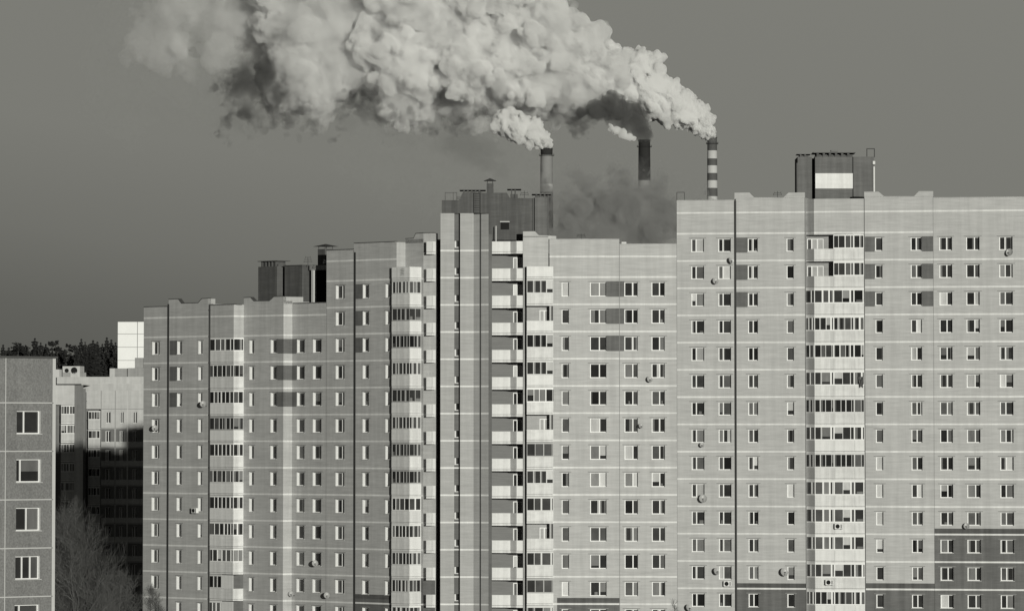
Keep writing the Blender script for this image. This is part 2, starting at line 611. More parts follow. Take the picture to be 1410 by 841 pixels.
# ------------------------------------------------------------------ balconies
def balcony_kit(pts, zbot, par_h, glaze_h, open_facets=(), seed=0, nvar=4, pm='white', facet_mats=None, frm='frame', step=(.5, .78), overs=.04, slab_t=.16, depth=1.3, back=None):
    """pts: plan polyline of the front, left to right. meshes in coordinates local to pts[0] at slab height"""
    o = Vector((pts[0].x, pts[0].y))
    P = [Vector((p.x - o.x, p.y - o.y)) for p in pts]
    sl, pa = MB(), MB()
    bk = [p - o for p in back] if back else None
    # slab: polygon between the front line and the wall behind
    poly = P + (bk[::-1] if bk else [P[-1] + Vector((0, depth)), P[0] + Vector((0, depth))])
    top = [Vector((p.x, p.y, 0)) for p in poly]
    bot = [Vector((p.x, p.y, -slab_t)) for p in poly]
    sl.poly(top, 'slab'); sl.poly(bot[::-1], 'slab')
    for i in range(len(poly)):
        j = (i + 1) % len(poly)
        sl.poly([bot[i], bot[j], top[j], top[i]], 'white_old')
    for i in range(len(P) - 1):
        a, b = P[i], P[i + 1]
        d = (b - a).normalized()
        n = Vector((d.y, -d.x))
        m = facet_mats[i] if facet_mats else pm
        pa.box(Vector((a.x + n.x * .02, a.y + n.y * .02, .03)), ((b - a).x, (b - a).y, 0), (-n.x * .06, -n.y * .06, 0), (0, 0, par_h - .03), m)
        pa.box(Vector((a.x + n.x * .035, a.y + n.y * .035, par_h)), ((b - a).x, (b - a).y, 0), (-n.x * .10, -n.y * .10, 0), (0, 0, .035), 'sill')
        # seam strips
        e = a + d * .0
        pa.box(Vector((e.x + n.x * .03, e.y + n.y * .03, .05)), (d.x * .03, d.y * .03, 0), (-n.x * .02, -n.y * .02, 0), (0, 0, par_h - .08), 'seam_shade_panel')
    var = []
    frms = [frm, frm, 'frame_old', 'frame_grey'] if frm == 'frame' else [frm]
    for k in range(nvar):
        rng = random.Random(seed * 31 + k)
        fr, pn = MB(), MB()
        frm = rng.choice(frms)
        wide = rng.random() < .35
        for i in range(len(P) - 1):
            if i in open_facets:
                continue
            a, b = P[i], P[i + 1]
            L = (b - a).length
            d = (b - a) / L
            n = Vector((d.y, -d.x))
            rz = math.atan2(d.y, d.x)
            ca, sa = math.cos(rz), math.sin(rz)

            def tr(mbx, i0):
                for q in range(i0, len(mbx.v)):
                    x, y, z = mbx.v[q]
                    mbx.v[q] = (a.x + ca * x - sa * y, a.y + sa * x + ca * y, z)
            f0, p0 = len(fr.v), len(pn.v)
            z0, z1 = par_h + .035, glaze_h
            fr.lbox(0.004, L - .004, .0, .06, z0, z0 + .11, frm)
            fr.lbox(0.004, L - .004, .0, .06, z1 - .19, z1, frm)
            xs = [0.02]
            while xs[-1] < L - .95 * step[1]:
                xs.append(xs[-1] + rng.uniform(*step) * (1.35 if wide else 1))
            xs.append(L - .02)
            for q, x in enumerate(xs):
                wd = .04 if (q in (0, len(xs) - 1)) else rng.choice((.022, .022, .03, .03, .05, .085))
                fr.lbox(max(.002, x - wd), min(L - .002, x + wd), .004, .054, z0 + .01, z1 - .01, frm)
            for x, y in zip(xs[:-1], xs[1:]):
                pane_cells(pn, x, y, z0 + .04, z1 - .06, .05, rng, -.07)
            tr(fr, f0); tr(pn, p0)
        var.append((fr.mesh('glazing_frame') if fr.f else None, pn.mesh('pane') if pn.f else None))
    pars = [pa.mesh('parapet')]
    if facet_mats is None or 'shade_panel' not in facet_mats:
        for sub in ({'white': 'white_worn'}, {'white': 'white_old', 'white_old': 'white_worn'}):
            q = pars[0].copy()
            for i, k in enumerate(pa.slots):
                q.materials[i] = M[sub.get(k, k)]
            pars.append(q)
    return (sl.mesh('balcony'), pars, var, Vector((o.x, o.y, 0)))


def put_balcony(parent, kit, z, rng, v=None, glazed=True):
    sl, pa, var, o = kit
    b = link('balcony', sl, parent, Vector((o.x, o.y, z)))
    link('parapet', rng.choice(pa + [pa[0]]), b)
    if glazed:
        fr, pn = var[rng.randrange(len(var))] if v is None else var[v]
        if fr:
            link('glazing_frame', fr, b)
            link('pane', pn, b)
    return b


def pipe(parent, s, u, z0, z1, r=.07, name='downpipe', m='pipe', proud=.10):
    mb = MB()
    p, q = s.at(u, z0, -proud), s.at(u, z1, -proud)
    mb.tube(p, q, r, r, m, 8)
    z = z0 + 1.2
    while z < z1:
        mb.tube(s.at(u, z, -proud), s.at(u, z + .12, -proud), r * 1.35, r * 1.35, m, 8)
        z += 2.8
    return mb.build(name, parent)


def joint(parent, s, u0, u1, z0, z1, m='pipe', proud=.05, name='expansion_joint'):
    mb = MB()
    a = s.at(u0, z0, -proud)
    b = s.at(u1, z0, -proud)
    inn = s.at(u0, z0, .1) - a
    mb.box(a, b - a, inn, (0, 0, z1 - z0), m)
    return mb.build(name, parent)


def levels(s, px, py, n, pitch=2.8):
    z = s.z(py, px=px)
    return [z - pitch * k for k in range(n)]

# ------------------------------------------------------------------ the ground
gm = MB()
g = [(-9000, -300, 0), (9000, -300, 0), (9000, 16000, 0), (-9000, 16000, 0)]
gm.poly(g, 'ground')
ground = gm.build('ground')
tag(ground, 'flat snowless ground between the apartment blocks', 'ground', kind='structure')

TH_A, TH_R = R(48.0), R(12.0)
GRP = 'joined brick apartment blocks'
PPR = (math.sin(TH_A), math.cos(TH_A))          # plan direction of a flank going away, seen on a right-hand flank


def chain_back(s, px, dpx, yref=400):
    """flank segment facing right that starts at px and spans dpx pixels; returns (flank, u_end)"""
    q = s.p + s.d * s.u(px, yref)
    f = Seg(q, d=PPR)
    return f, f.u(px + dpx, yref)


NR = 16
# ================================================================== block 1: low wing at the far left
A1 = Seg(plan(198, 631.2, 440), TH_A)
ZA = A1.z(464, px=200)
BA = [ZA - 2.8 * k for k in range(13)]
BAr = [ZA + 2.09] + BA
rows11 = range(0, 11)
b1 = root('apartment_building', (A1.p.x, A1.p.y, 0), 'low brick apartment wing with notched parapet, left end of the joined row', 'apartment building', GRP)
mb, fl = MB(), MB()
uA2, uA2e = A1.u(232.3), A1.u(288.9)
# plane of A1 / A2
ops, zn = [], []
column(b1, A1, ops, 209.6, 219.7, BA, .47, 1.41, (.52,), rows11, seed=1, yref=480, zones=zn, bright=-.16)
column(b1, A1, ops, 244.0, 250.8, BA, .47, 1.41, (.55,), rows11, seed=2, yref=480, zones=zn, bright=-.16)
column(b1, A1, ops, 273.2, 278.8, BA, .47, 1.41, (), rows11, seed=3, yref=480, zones=zn, bright=-.16)
for k in range(3):
    zn.append((A1.u(233.5, 480), A1.u(244.0, 480) - .001, BA[k] - 1.95, BA[k] - .40, 'brick_dark'))
ztA1, ztA2 = A1.z(422.6, px=205), A1.z(418.5, px=260)
wall(mb, A1, 0, uA2, 0, ztA1, 'brick_left', ops, zn, BAr)
wall(mb, A1, uA2, A1.u(287), 0, ztA2, 'brick_left', ops, zn, BAr)
wall(mb, A1, A1.u(287), uA2e, 0, ztA2, 'brick_left', (), zn, BA)
body(mb, A1, 0, uA2, ztA1, m='brick_left')
body(mb, A1, uA2, uA2e, ztA2, m='brick_left')
zz = lambda py: A1.z(py, px=260)
parapet(mb, fl, A1, [(uA2, A1.z(411.8, px=235)), (A1.u(246), A1.z(411.4, px=246)), (A1.u(250.5), zz(417.2)), (A1.u(273), zz(417.2)), (A1.u(278), A1.z(411, px=278)), (A1.u(287), A1.z(410.6, px=287))], ztA2, 'brick_left')
parapet(mb, fl, A1, [(0, ztA1 + .03), (uA2 - .02, ztA1 + .03)], ztA1 - .02, 'brick_left')
f, ue = chain_back(A1, 287, 9.5)
parapet(mb, None, f, [(0.02, A1.z(410.8, px=287)), (ue, A1.z(410.8, px=287))], ztA2 - .05, 'brick_left')
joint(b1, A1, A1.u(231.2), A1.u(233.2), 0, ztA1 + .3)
# projecting bay with balconies
q3 = A1.at(A1.u(322.0)).to_2d()
A3 = Seg(q3, TH_A)
fb = Seg(q3, d=PPR)
q4 = fb.at(fb.u(335.8)).to_2d()         # where the bay's flank meets the next wall plane
A4 = Seg(q4, TH_A)
u3a = A3.u(289.0)
ztA3 = A3.z(419.6, px=305)
zb3 = BA[0] - .20
wall(mb, A3, u3a, 0, zb3, ztA3, 'brick_left', (), (), [BAr[0]])
FB = Seg(q3, d=PPR)
ufb = (q4 - q3).length
wall(mb, FB, 0, ufb, zb3, ztA3, 'brick_left', (), (), [BAr[0]])
mb.poly([A3.at(u3a, ztA3), A3.at(0, ztA3), FB.at(ufb, ztA3), A3.at(u3a, ztA3, 4)], 'roofing')
mb.poly([A3.at(u3a, zb3), A3.at(u3a, zb3, 4), FB.at(ufb, zb3), A3.at(0, zb3)], 'slab')
parapet(mb, fl, A3, [(u3a, ztA3 + .03), (-.02, ztA3 + .03)], ztA3 - .03, 'brick_left')
# wall behind the balconies
wall(mb, A4, A4.u(284), 0, 0, zb3, 'brick_mid')
pts = [A3.at(u3a).to_2d(), A3.at(0).to_2d(), FB.at(ufb).to_2d()]
bkl = [A3.at(u3a, 0, ufb).to_2d(), FB.at(ufb).to_2d()]
kit3 = balcony_kit(pts, 0, 1.10, 2.60, seed=3, nvar=9, step=(.55, .85), pm='white', back=bkl)
pts_o = [pts[0], A3.at(A3.u(306)).to_2d(), pts[1], pts[2]]
kit3o = balcony_kit(pts_o, 0, 1.10, 2.60, open_facets=(1, 2), seed=5, pm='white', back=bkl)
for k in range(0, 12):
    z = BA[k] - 2.8 + .03
    kit = kit3 if k not in (9, 10) else kit3o
    b = put_balcony(b1, kit, z, RNG)
    if kit is kit3o:
        sc = MB()
        o = kit[3]
        a_, b_ = pts_o[1] - o.to_2d(), pts_o[2] - o.to_2d()
        d_ = (b_ - a_).normalized(); n_ = Vector((d_.y, -d_.x))
        sc.box((a_.x, a_.y, 1.14), ((b_ - a_).x, (b_ - a_).y, 0), (-n_.x * .04, -n_.y * .04, 0), (0, 0, 1.42), 'white')
        link('wind_screen', sc.mesh('wind_screen'), b)
pipe(b1, A3, A3.u(289.4), 0, ztA3 + .1, .09, proud=.02)
pipe(b1, A3, A3.u(287.8), 0, BA[0], .06, name='cable_duct', m='pipe_light', proud=-.1)
# A4
ops, zn = [], []
u4e = A4.u(390.5)
column(b1, A4, ops, 343.6, 349.9, BA, .47, 1.41, (), rows11, seed=4, yref=480, zones=zn, bright=-.16)
column(b1, A4, ops, 372.8, 381.3, BA, .47, 1.41, (.6,), rows11, seed=5, yref=480, zones=zn, bright=-.16)
for k in range(3):
    zn.append((A4.u(381.3, 480) + .001, u4e, BA[k] - 1.95, BA[k] - .40, 'brick_dark'))
ztA4 = A4.z(415.2, px=360)
wall(mb, A4, 0, u4e, 0, ztA4, 'brick_left', ops, zn, BAr)
body(mb, A4, 0, u4e, ztA4, m='brick_left')
zz = lambda py, px: A4.z(py, px=px)
parapet(mb, fl, A4, [(0, zz(409.6, 336)), (A4.u(345.5), zz(409.2, 345)), (A4.u(350), zz(414.2, 350)), (A4.u(371), zz(414, 371)), (A4.u(377.5), zz(408.2, 377)), (u4e, zz(407.8, 390))], ztA4, 'brick_left')
f, ue = chain_back(A4, 390.5, 27)
parapet(mb, None, f, [(0.02, zz(407.9, 390)), (ue, zz(407.9, 390))], A4.z(417.5, px=390), 'brick_left')
# return and A5
f5, u5r = chain_back(A4, 390.5, 12.0)
zn5 = [(0, u5r, BA[k] - 1.95, BA[k] - .40, 'brick_dark') for k in range(3)]
ztA5 = A4.z(417.2, px=402)
wall(mb, f5, 0, u5r, 0, ztA5 + .3, 'brick_left', (), zn5, BAr)
A5 = Seg(f5.at(u5r).to_2d(), TH_A)
ops, zn = [], []
u5e, u6e = A5.u(450), A5.u(487.2)
column(b1, A5, ops, 409.0, 419.7, BA, .47, 1.41, (.72,), rows11, seed=6, yref=480, zones=zn, bright=-.16)
column(b1, A5, ops, 431.0, 442.8, BA, .47, 1.41, (.75,), rows11, seed=7, yref=480, zones=zn, bright=-.16)
for k in range(3):
    zn.append((0, A5.u(409.0, 480) - .001, BA[k] - 1.95, BA[k] - .40, 'brick_dark'))
wall(mb, A5, 0, u5e, 0, ztA5, 'brick_left', ops, zn, BAr)
body(mb, A5, 0, u5e, ztA5, m='brick_left')
parapet(mb, fl, A5, [(0.2, ztA5 + .03), (u5e, ztA5 + .03)], ztA5 - .03, 'brick_left')
# A6, two storeys higher
A6 = A5.off(-.04)
B6 = [ZA + 5.6 - 2.8 * k for k in range(15)]
ops, zn = [], []
column(b1, A6, ops, 462.4, 474.4, B6, .47, 1.41, (.56,), range(13), seed=8, yref=480, zones=zn, bright=-.16)
ztA6 = A6.z(344.2, px=465)
wall(mb, A6, u5e, u6e, 0, ztA6, 'brick_left', ops, zn, [B6[0] + 2.09] + B6)
body(mb, A6, u5e, u6e, ztA6, depth=3.2, m='brick_left')
parapet(mb, fl, A6, [(u5e, ztA6 + .03), (u6e, ztA6 + .03)], ztA6 - .03, 'brick_left')
mb.build('wall', b1)
fl.build('flashing', b1)


# roof house of block 1 --------------------------------------------------
def roof_box(parent, s, px0, px1, pyt, pyb, depth, name, m='brick_roof', yref=380, cap=None, side=None):
    """box whose front face lies on s between px0 and px1; side = px where the right flank ends"""
    u0, u1 = s.u(px0, yref), s.u(px1, yref)
    zt, zb = s.z(pyt, u=(u0 + u1) / 2), s.z(pyb, u=(u0 + u1) / 2)
    mbx = MB()
    if side is not None:
        f_ = Seg(s.at(u1).to_2d(), d=(-s.n.x, -s.n.y))
        depth = f_.u(side, yref)
    a = s.at(u0, zb)
    mbx.box(a, s.at(u1, zb) - a, s.at(u0, zb, depth) - a, (0, 0, zt - zb), m)
    if cap:
        ov, th, lift, cm = cap
        a = s.at(u0 - ov, zt + lift, -ov)
        mbx.box(a, s.at(u1 + ov, 0) - s.at(u0 - ov, 0), s.at(u0, 0, depth + 2 * ov) - s.at(u0, 0), (0, 0, th), cm)
    return mbx.build(name, parent), u0, u1, zt, depth


def cap_table(parent, s, u0, u1, d0, d1, z0, h, over, name='vent_shaft', th=.07, n=4):
    """brick ventilation shaft top: legs and a flat slab over them"""
    mbx = MB()
    for i in range(n):
        ua = u0 + (u1 - u0) * (i + .1) / n
        ub = u0 + (u1 - u0) * (i + .45) / n
        a = s.at(ua, z0, d0)
        mbx.box(a, s.at(ub, z0, d0) - a, s.at(ua, z0, d1) - a, (0, 0, h), 'brick_roof')
    a = s.at(u0, z0, d0 + .15)
    mbx.box(a, s.at(u1, z0, d0 + .15) - a, s.at(u0, z0, d1 - .15) - a, (0, 0, h * .45), 'brick_roof')
    a = s.at(u0 - over, z0 + h, d0 - over)
    mbx.box(a, s.at(u1 + over, 0) - s.at(u0 - over, 0), s.at(u0, 0, d1 + over) - s.at(u0, 0, d0 - over), (0, 0, th), 'flash')
    return mbx.build(name, parent)


def stack(parent, s, px0, px1, pyb, pyt, cap0, cap1, capb, capt, depth, name='vent_chimney', yref=350, m='brick_roof'):
    u0, u1 = s.u(px0, yref), s.u(px1, yref)
    um = (u0 + u1) / 2
    mbx = MB()
    zb, zt = s.z(pyb, u=um), s.z(pyt, u=um)
    dd = u1 - u0
    a = s.at(u0, zb, depth)
    mbx.box(a, s.at(u1, zb, depth) - a, s.at(u0, zb, depth + dd) - a, (0, 0, zt - zb), m)
    c0, c1 = s.u(cap0, yref), s.u(cap1, yref)
    hw = (c1 - c0) / 2
    z0, z1 = s.z(capb, u=um), s.z(capt, u=um)
    for i in (0, 1):
        for j in (0, 1):
            p = s.at(u0 + .08 + i * (dd - .16), zt, depth + .08 + j * (dd - .16))
            mbx.tube(p, p + Vector((0, 0, z0 - zt + .03)), .035, .035, 'dark_metal', 5)
    c = [s.at(um - hw, z0, depth + dd / 2 - hw), s.at(um + hw, z0, depth + dd / 2 - hw), s.at(um + hw, z0, depth + dd / 2 + hw), s.at(um - hw, z0, depth + dd / 2 + hw)]
    ap = s.at(um, z1, depth + dd / 2)
    for i in range(4):
        mbx.poly([c[i], c[(i + 1) % 4], ap], 'flash')
    mbx.poly(c[::-1], 'flash')
    return mbx.build(name, parent)


RH = A4.off(2.2)
rh, ua, ub, zt, dp = roof_box(b1, RH, 355.5, 381.5, 366.5, 417, 5, 'roof_house', side=398)
cap_table(b1, RH, ua + .2, ub - .2, .2, dp - .1, zt, .55, .25, n=5)
RH2 = A4.off(2.6)
roof_box(b1, RH2, 392, 416, 365.5, 417, 5, 'roof_house', side=447, cap=(.12, .08, 0, 'flash'))
# deep open doorway of the roof house: jamb, lintel, and interior painted black for its shade
dw = A5.off(2.0)
mbx = MB()
u0, u1 = dw.u(428.6), dw.u(431.6)
zt, zb = dw.z(371, px=440), dw.z(418, px=440)
a = dw.at(u0, zb); mbx.box(a, dw.at(u1, zb) - a, dw.at(u0, zb, .4) - a, (0, 0, zt - zb), 'concrete_light')
u2 = dw.u(452)
a = dw.at(u0 - .3, zt + .003); mbx.box(a, dw.at(u2, zt) - dw.at(u0 - .3, zt), dw.at(u0, zt, 2) - dw.at(u0, zt), (0, 0, .5), 'brick_mid')
for p in ([dw.at(u1, zb, 1.6), dw.at(u2, zb, 1.6), dw.at(u2, zt, 1.6), dw.at(u1, zt, 1.6)],):
    mbx.poly(p, 'black')
mbx.poly([dw.at(u1, zb, .4), dw.at(u1, zb, 1.6), dw.at(u1, zt, 1.6), dw.at(u1, zt, .4)], 'black')
mbx.build('roof_doorway', b1)
stack(b1, RH2, 427.6, 437.6, 366, 342, 425, 441.5, 338.6, 335, 1.0)

# ================================================================== block 2: taller wing up to the stair tower
A7 = Seg(A5.at(u6e + .02).to_2d(), TH_A)
B7 = [B6[0] - 2.8 * k for k in range(15)]
b2 = root('apartment_building', (A7.p.x, A7.p.y, 0), 'taller brick apartment wing with one stack of glazed corner balconies, left of the stair tower', 'apartment building', GRP)
mb, fl = MB(), MB()
ops, zn = [], []
u7e = A7.u(546)
zt7 = A7.z(334, px=515)
column(b2, A7, ops, 499.6, 508.2, B7, .47, 1.41, (.6,), range(13), seed=11, yref=420, zones=zn, bright=-.16)
column(b2, A7, ops, 531.0, 537.4, B7, .47, 1.41, (), range(13), seed=12, yref=420, zones=zn, bright=-.16)
for k in range(3):
    zn.append((0.05, A7.u(499.6, 420) - .001, B7[k] - 1.95, B7[k] - .40, 'brick_dark'))
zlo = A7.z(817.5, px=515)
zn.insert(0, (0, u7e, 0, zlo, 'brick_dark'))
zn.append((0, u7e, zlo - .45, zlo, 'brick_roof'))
wall(mb, A7, 0, u7e, 0, zt7, 'brick_left', ops, zn, [B7[0] + 2.09] + B7)
body(mb, A7, 0, u7e, zt7, m='brick_left')
parapet(mb, fl, A7, [(0, zt7 + .03), (u7e - .3, zt7 + .03)], zt7 - .03, 'brick_left')
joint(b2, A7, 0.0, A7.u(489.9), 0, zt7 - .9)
F9, u9 = chain_back(A7, 546, 12.2)
wall(mb, F9, 0, u9, 0, zt7, 'brick_left', (), (), B7[:1])
A9 = Seg(F9.at(u9).to_2d(), TH_A)
u9e = A9.u(583)
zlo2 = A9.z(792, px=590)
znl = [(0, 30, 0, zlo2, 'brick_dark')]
zt9 = A9.z(329, px=570)
wall(mb, A9, 0, u9e, 0, zt9, 'brick_left', (), znl, B7)
body(mb, A9, 0, u9e, zt9, m='brick_left')
z9 = lambda py, px: A9.z(py, px=px)
parapet(mb, fl, A9, [(A9.u(553.5) if A9.u(553.5) > 0 else 0, z9(328.6, 558)), (A9.u(569.5), z9(328, 569)), (A9.u(572.5), z9(321.4, 572)), (A9.u(583), z9(320.6, 583))], zt9 - .4, 'brick_left')
A10 = Seg(A9.at(u9e).to_2d(), R(26))
u10 = A10.u(600)
zt10 = A10.z(320.8, px=590)
wall(mb, A10, 0, u10 - .05, 0, zt10, 'brick_left', (), znl, B7)
body(mb, A10, 0, u10 - .05, zt10, depth=.6, m='brick_left')
parapet(mb, fl, A10, [(0, zt10 + .02), (u10 - .25, zt10 + .02)], zt10 - .03, 'brick_left')
# dark recess towards the tower
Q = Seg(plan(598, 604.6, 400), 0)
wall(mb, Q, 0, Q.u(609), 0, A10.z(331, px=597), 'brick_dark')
mb.build('wall', b2)
fl.build('flashing', b2)
# glazed corner balconies
q580 = A9.at(A9.u(580)).to_2d()
fb8 = Seg(q580, d=PPR)
uf8 = fb8.u(563.8)
q564 = fb8.at(uf8).to_2d()
S8 = Seg(q564, TH_A)
u8a = S8.u(539.6)
pts8 = [S8.at(u8a).to_2d(), q564, q580]
bk8 = [S8.at(u8a, 0, -uf8).to_2d(), q580]
kit8 = balcony_kit(pts8, 0, 1.14, 2.62, seed=9, pm='white', back=bk8, nvar=9, step=(.42, .66), facet_mats=['white_old', 'white'])
for k in range(-1, 13):
    put_balcony(b2, kit8, B7[0] - 2.8 * (k + 1) + .06, RNG, glazed=k >= 0)
pipe(b2, S8, u8a - .06, 0, B7[0] + 1, .04, proud=-.1)
# small corner balconies beside the recess
q5996 = plan(599.8, A10.at(u10).y - .35, 340)
fbs = Seg(q5996, d=PPR)
us = fbs.u(595.2, 340)
qs = fbs.at(us).to_2d()
SS = Seg(qs, R(24))
usa = SS.u(587.2, 340)
kit_s = balcony_kit([SS.at(usa).to_2d(), qs, q5996], 0, 1.08, 2.5, open_facets=(0, 1), nvar=1, facet_mats=['white_old', 'white'], back=[SS.at(usa, 0, 1.0).to_2d(), q5996], slab_t=.22)
zs0 = SS.z(346.8, px=593)
for k in range(15):
    put_balcony(b2, kit_s, zs0 - 2.8 * k + .02, RNG, glazed=False)

# ================================================================== block 3: stair tower with loggias
DT = A10.at(u10).y - 1.0
print('YS', A1.at(0).y, A5.at(0).y, A7.at(0).y, A10.at(u10).y, 'DT', DT)
T = Seg(plan(606.6, DT, 320), 0)
b3 = root('apartment_building', (T.p.x, T.p.y, 0), 'brick block with the pale ribbed stair tower, open white loggias and a dark roof house', 'apartment building', GRP)
mb, fl = MB(), MB()
ZT = T.z(344.6, px=615)
BT = [ZT - 2.8 * k for k in range(15)]
TT = Seg(plan(606.6, DT, 320), 0)
tu = lambda px, s=T: s.u(px, 320)
ztt = T.z(293.2, px=615)
n0, n1 = tu(625.6), tu(633.6)
wall(mb, T, 0, n0, 0, ztt, 'brick_tower', (), (), BT)
wall(mb, T, n1, tu(652.2), 0, ztt, 'brick_tower', (), (), BT)
NT = T.off(.55)
opsT = []
wz = [BT[k] + .32 for k in range(14)]
for z in wz:
    opsT.append((n0, n1 - .02, z, z + .72))
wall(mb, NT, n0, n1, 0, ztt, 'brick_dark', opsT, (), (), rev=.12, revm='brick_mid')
mb.poly([T.at(n0, 0), T.at(n0, 0, .55), T.at(n0, ztt, .55), T.at(n0, ztt)], 'brick_tower')
mb.poly([T.at(n1, 0, .55), T.at(n1, 0), T.at(n1, ztt), T.at(n1, ztt, .55)], 'brick_tower')
wT = n1 - .02 - n0
fT = MB()
fT.lbox(.02, .19, .115, .16, .05, .70, 'frame_old'); fT.lbox(.02, wT - .02, .112, .16, .0, .07, 'frame_old')
pT = MB(); pT.poly([(.17, .15, .05), (wT, .15, .05), (wT, .15, .72), (.17, .15, .72)], 'glass_dark')
sT = MB(); sT.lbox(0, wT, -.03, .12, -.03, -.004, 'lintel')
kT = (fT.mesh('window'), [pT.mesh('pane')], sT.mesh('sill'))
put_windows(b3, NT, kT, n0, wz)
bsl = MB()      # pale strip below each stair window where the course crosses the recess
for z in BT:
    a = NT.at(n0, z - .07, -.05)
    mb.box(a, NT.at(n1, z - .07, -.05) - a, NT.at(n0, z, .02) - NT.at(n0, z, -.05), (0, 0, .14), 'course')
# chamfered bay right of the tower front
T3 = Seg(T.at(tu(652.2)).to_2d(), R(40))
v1, v2, v3 = T3.u(660.2, 320), T3.u(662.4, 320), T3.u(672.8, 320)
wall(mb, T3, 0, v1, 0, ztt - .1, 'brick_tower', (), (), BT)
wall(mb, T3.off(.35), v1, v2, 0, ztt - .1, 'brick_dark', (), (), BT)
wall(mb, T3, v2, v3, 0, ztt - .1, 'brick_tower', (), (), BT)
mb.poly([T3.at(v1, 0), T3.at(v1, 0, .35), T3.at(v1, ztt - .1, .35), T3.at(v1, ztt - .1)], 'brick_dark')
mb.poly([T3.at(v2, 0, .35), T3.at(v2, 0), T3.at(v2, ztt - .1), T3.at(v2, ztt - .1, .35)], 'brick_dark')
cr_ = T3.at(v3)
mb.poly([Vector((cr_.x, cr_.y, 0)), Vector((cr_.x + .02, DT + 2.6, 0)), Vector((cr_.x + .02, DT + 2.6, ztt - .1)), Vector((cr_.x, cr_.y, ztt - .1))], 'brick_dark')
# tower body
mb.poly([T.at(0, ztt), T.at(tu(652.2), ztt), T3.at(v3, ztt - .05), Vector((cr_.x, DT + 5, ztt)), T.at(0, ztt, 5)], 'roofing')
mb.poly([T.at(0, 0, 13), T.at(0, 0), T.at(0, ztt), T.at(0, ztt, 5), T.at(0, ztt - 2, 13)], 'brick_dark')
# dark strip between the chamfer and the loggias
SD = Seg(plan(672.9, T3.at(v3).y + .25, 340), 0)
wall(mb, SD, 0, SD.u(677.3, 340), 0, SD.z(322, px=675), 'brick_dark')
# loggia back wall
LB = Seg(plan(672, DT + 1.7, 340), 0)
zlt = LB.z(346, px=700)
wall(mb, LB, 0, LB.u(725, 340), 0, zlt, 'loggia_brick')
body(mb, LB, 0, LB.u(766, 340), zlt - .2, depth=11)
# fin, recess and the flush wall above the glazed stack
D3 = DT - .4
FN = Seg(plan(720.2, D3, 340), 0)
fu = lambda px: FN.u(px, 340)
zfin = FN.z(367, px=722)
zw_t = FN.z(325, px=740)
wall(mb, FN, 0, fu(722.7), 0, zfin, 'brick_mid')
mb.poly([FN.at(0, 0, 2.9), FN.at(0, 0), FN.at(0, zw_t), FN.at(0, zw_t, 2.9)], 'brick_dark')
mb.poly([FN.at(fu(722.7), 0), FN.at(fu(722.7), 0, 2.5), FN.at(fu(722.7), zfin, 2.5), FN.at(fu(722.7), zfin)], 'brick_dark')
wall(mb, FN.off(1.15), fu(722.7), fu(725.4), 0, zfin, 'black')  # black sheet standing for the shade in the open gap
wall(mb, FN, 0, fu(755.2), zfin, zw_t, 'brick', (), (), [FN.z(352.6, px=740)], bt=.03)
parapet(mb, None, FN, [(0, FN.z(318.2, px=722)), (fu(736.5), FN.z(318, px=736)), (fu(742), FN.z(323.5, px=742)), (fu(755), FN.z(323.8, px=755))], zw_t - .05, 'brick')
parapet(mb, None, FN.off(1.0), [(fu(754), FN.z(323.6, px=755)), (fu(766), FN.z(324, px=766))], FN.z(328.4, px=760), 'brick')
mb.poly([FN.at(0, zw_t), FN.at(fu(755.2), zw_t), FN.at(fu(755.2), zw_t, 3), FN.at(0, zw_t, 3)], 'roofing')
mb.poly([FN.at(fu(755.2), zfin), FN.at(fu(755.2), zfin, 3), FN.at(fu(755.2), zw_t, 3), FN.at(fu(755.2), zw_t)], 'brick')
GB = FN.off(1.15)
opsG = []
BG = [FN.z(381.6, px=740) - 2.8 * k for k in range(14)]
gu0, gu1 = fu(745.5), fu(758)
wall(mb, GB, fu(725.4), fu(763), 0, zfin, 'brick_tower')
mb.build('wall', b3)
# glazed balconies, three of them left open
kg = balcony_kit([FN.at(fu(725.2), 0, -.25).to_2d(), FN.at(fu(761.8), 0, -.25).to_2d()], 0, 1.06, 2.60, seed=14, nvar=10, step=(.55, .75), back=[GB.at(fu(725.2)).to_2d(), GB.at(fu(761.8)).to_2d()])
kgl = balcony_kit([FN.at(fu(725.2), 0, -.25).to_2d(), FN.at(fu(761.8), 0, -.25).to_2d()], 0, 1.06, 2.60, seed=17, nvar=1, open_facets=(0,), back=[GB.at(fu(725.2)).to_2d(), GB.at(fu(761.8)).to_2d()])
dk = window_kit(fu(758) - fu(743), 2.1, (.42,), -.04, 'frame', nvar=3, seed=23)
for k in range(-1, 13):
    z = BG[0] - 2.8 * (k + 1) + .05
    op = k in (1, 5, 9)
    put_balcony(b3, kgl if op or k < 0 else kg, z, RNG, glazed=not op and k >= 0)
    if op:
        put_windows(b3, GB, dk, fu(743), [z + .1], sill=False)
        sw = MB()
        a = FN.at(fu(725.0), z, .9)
        joint(b3, FN, fu(760.2), fu(761.4), z + 1.0, z + 2.6, m='pipe', proud=.18, name='balcony_post')
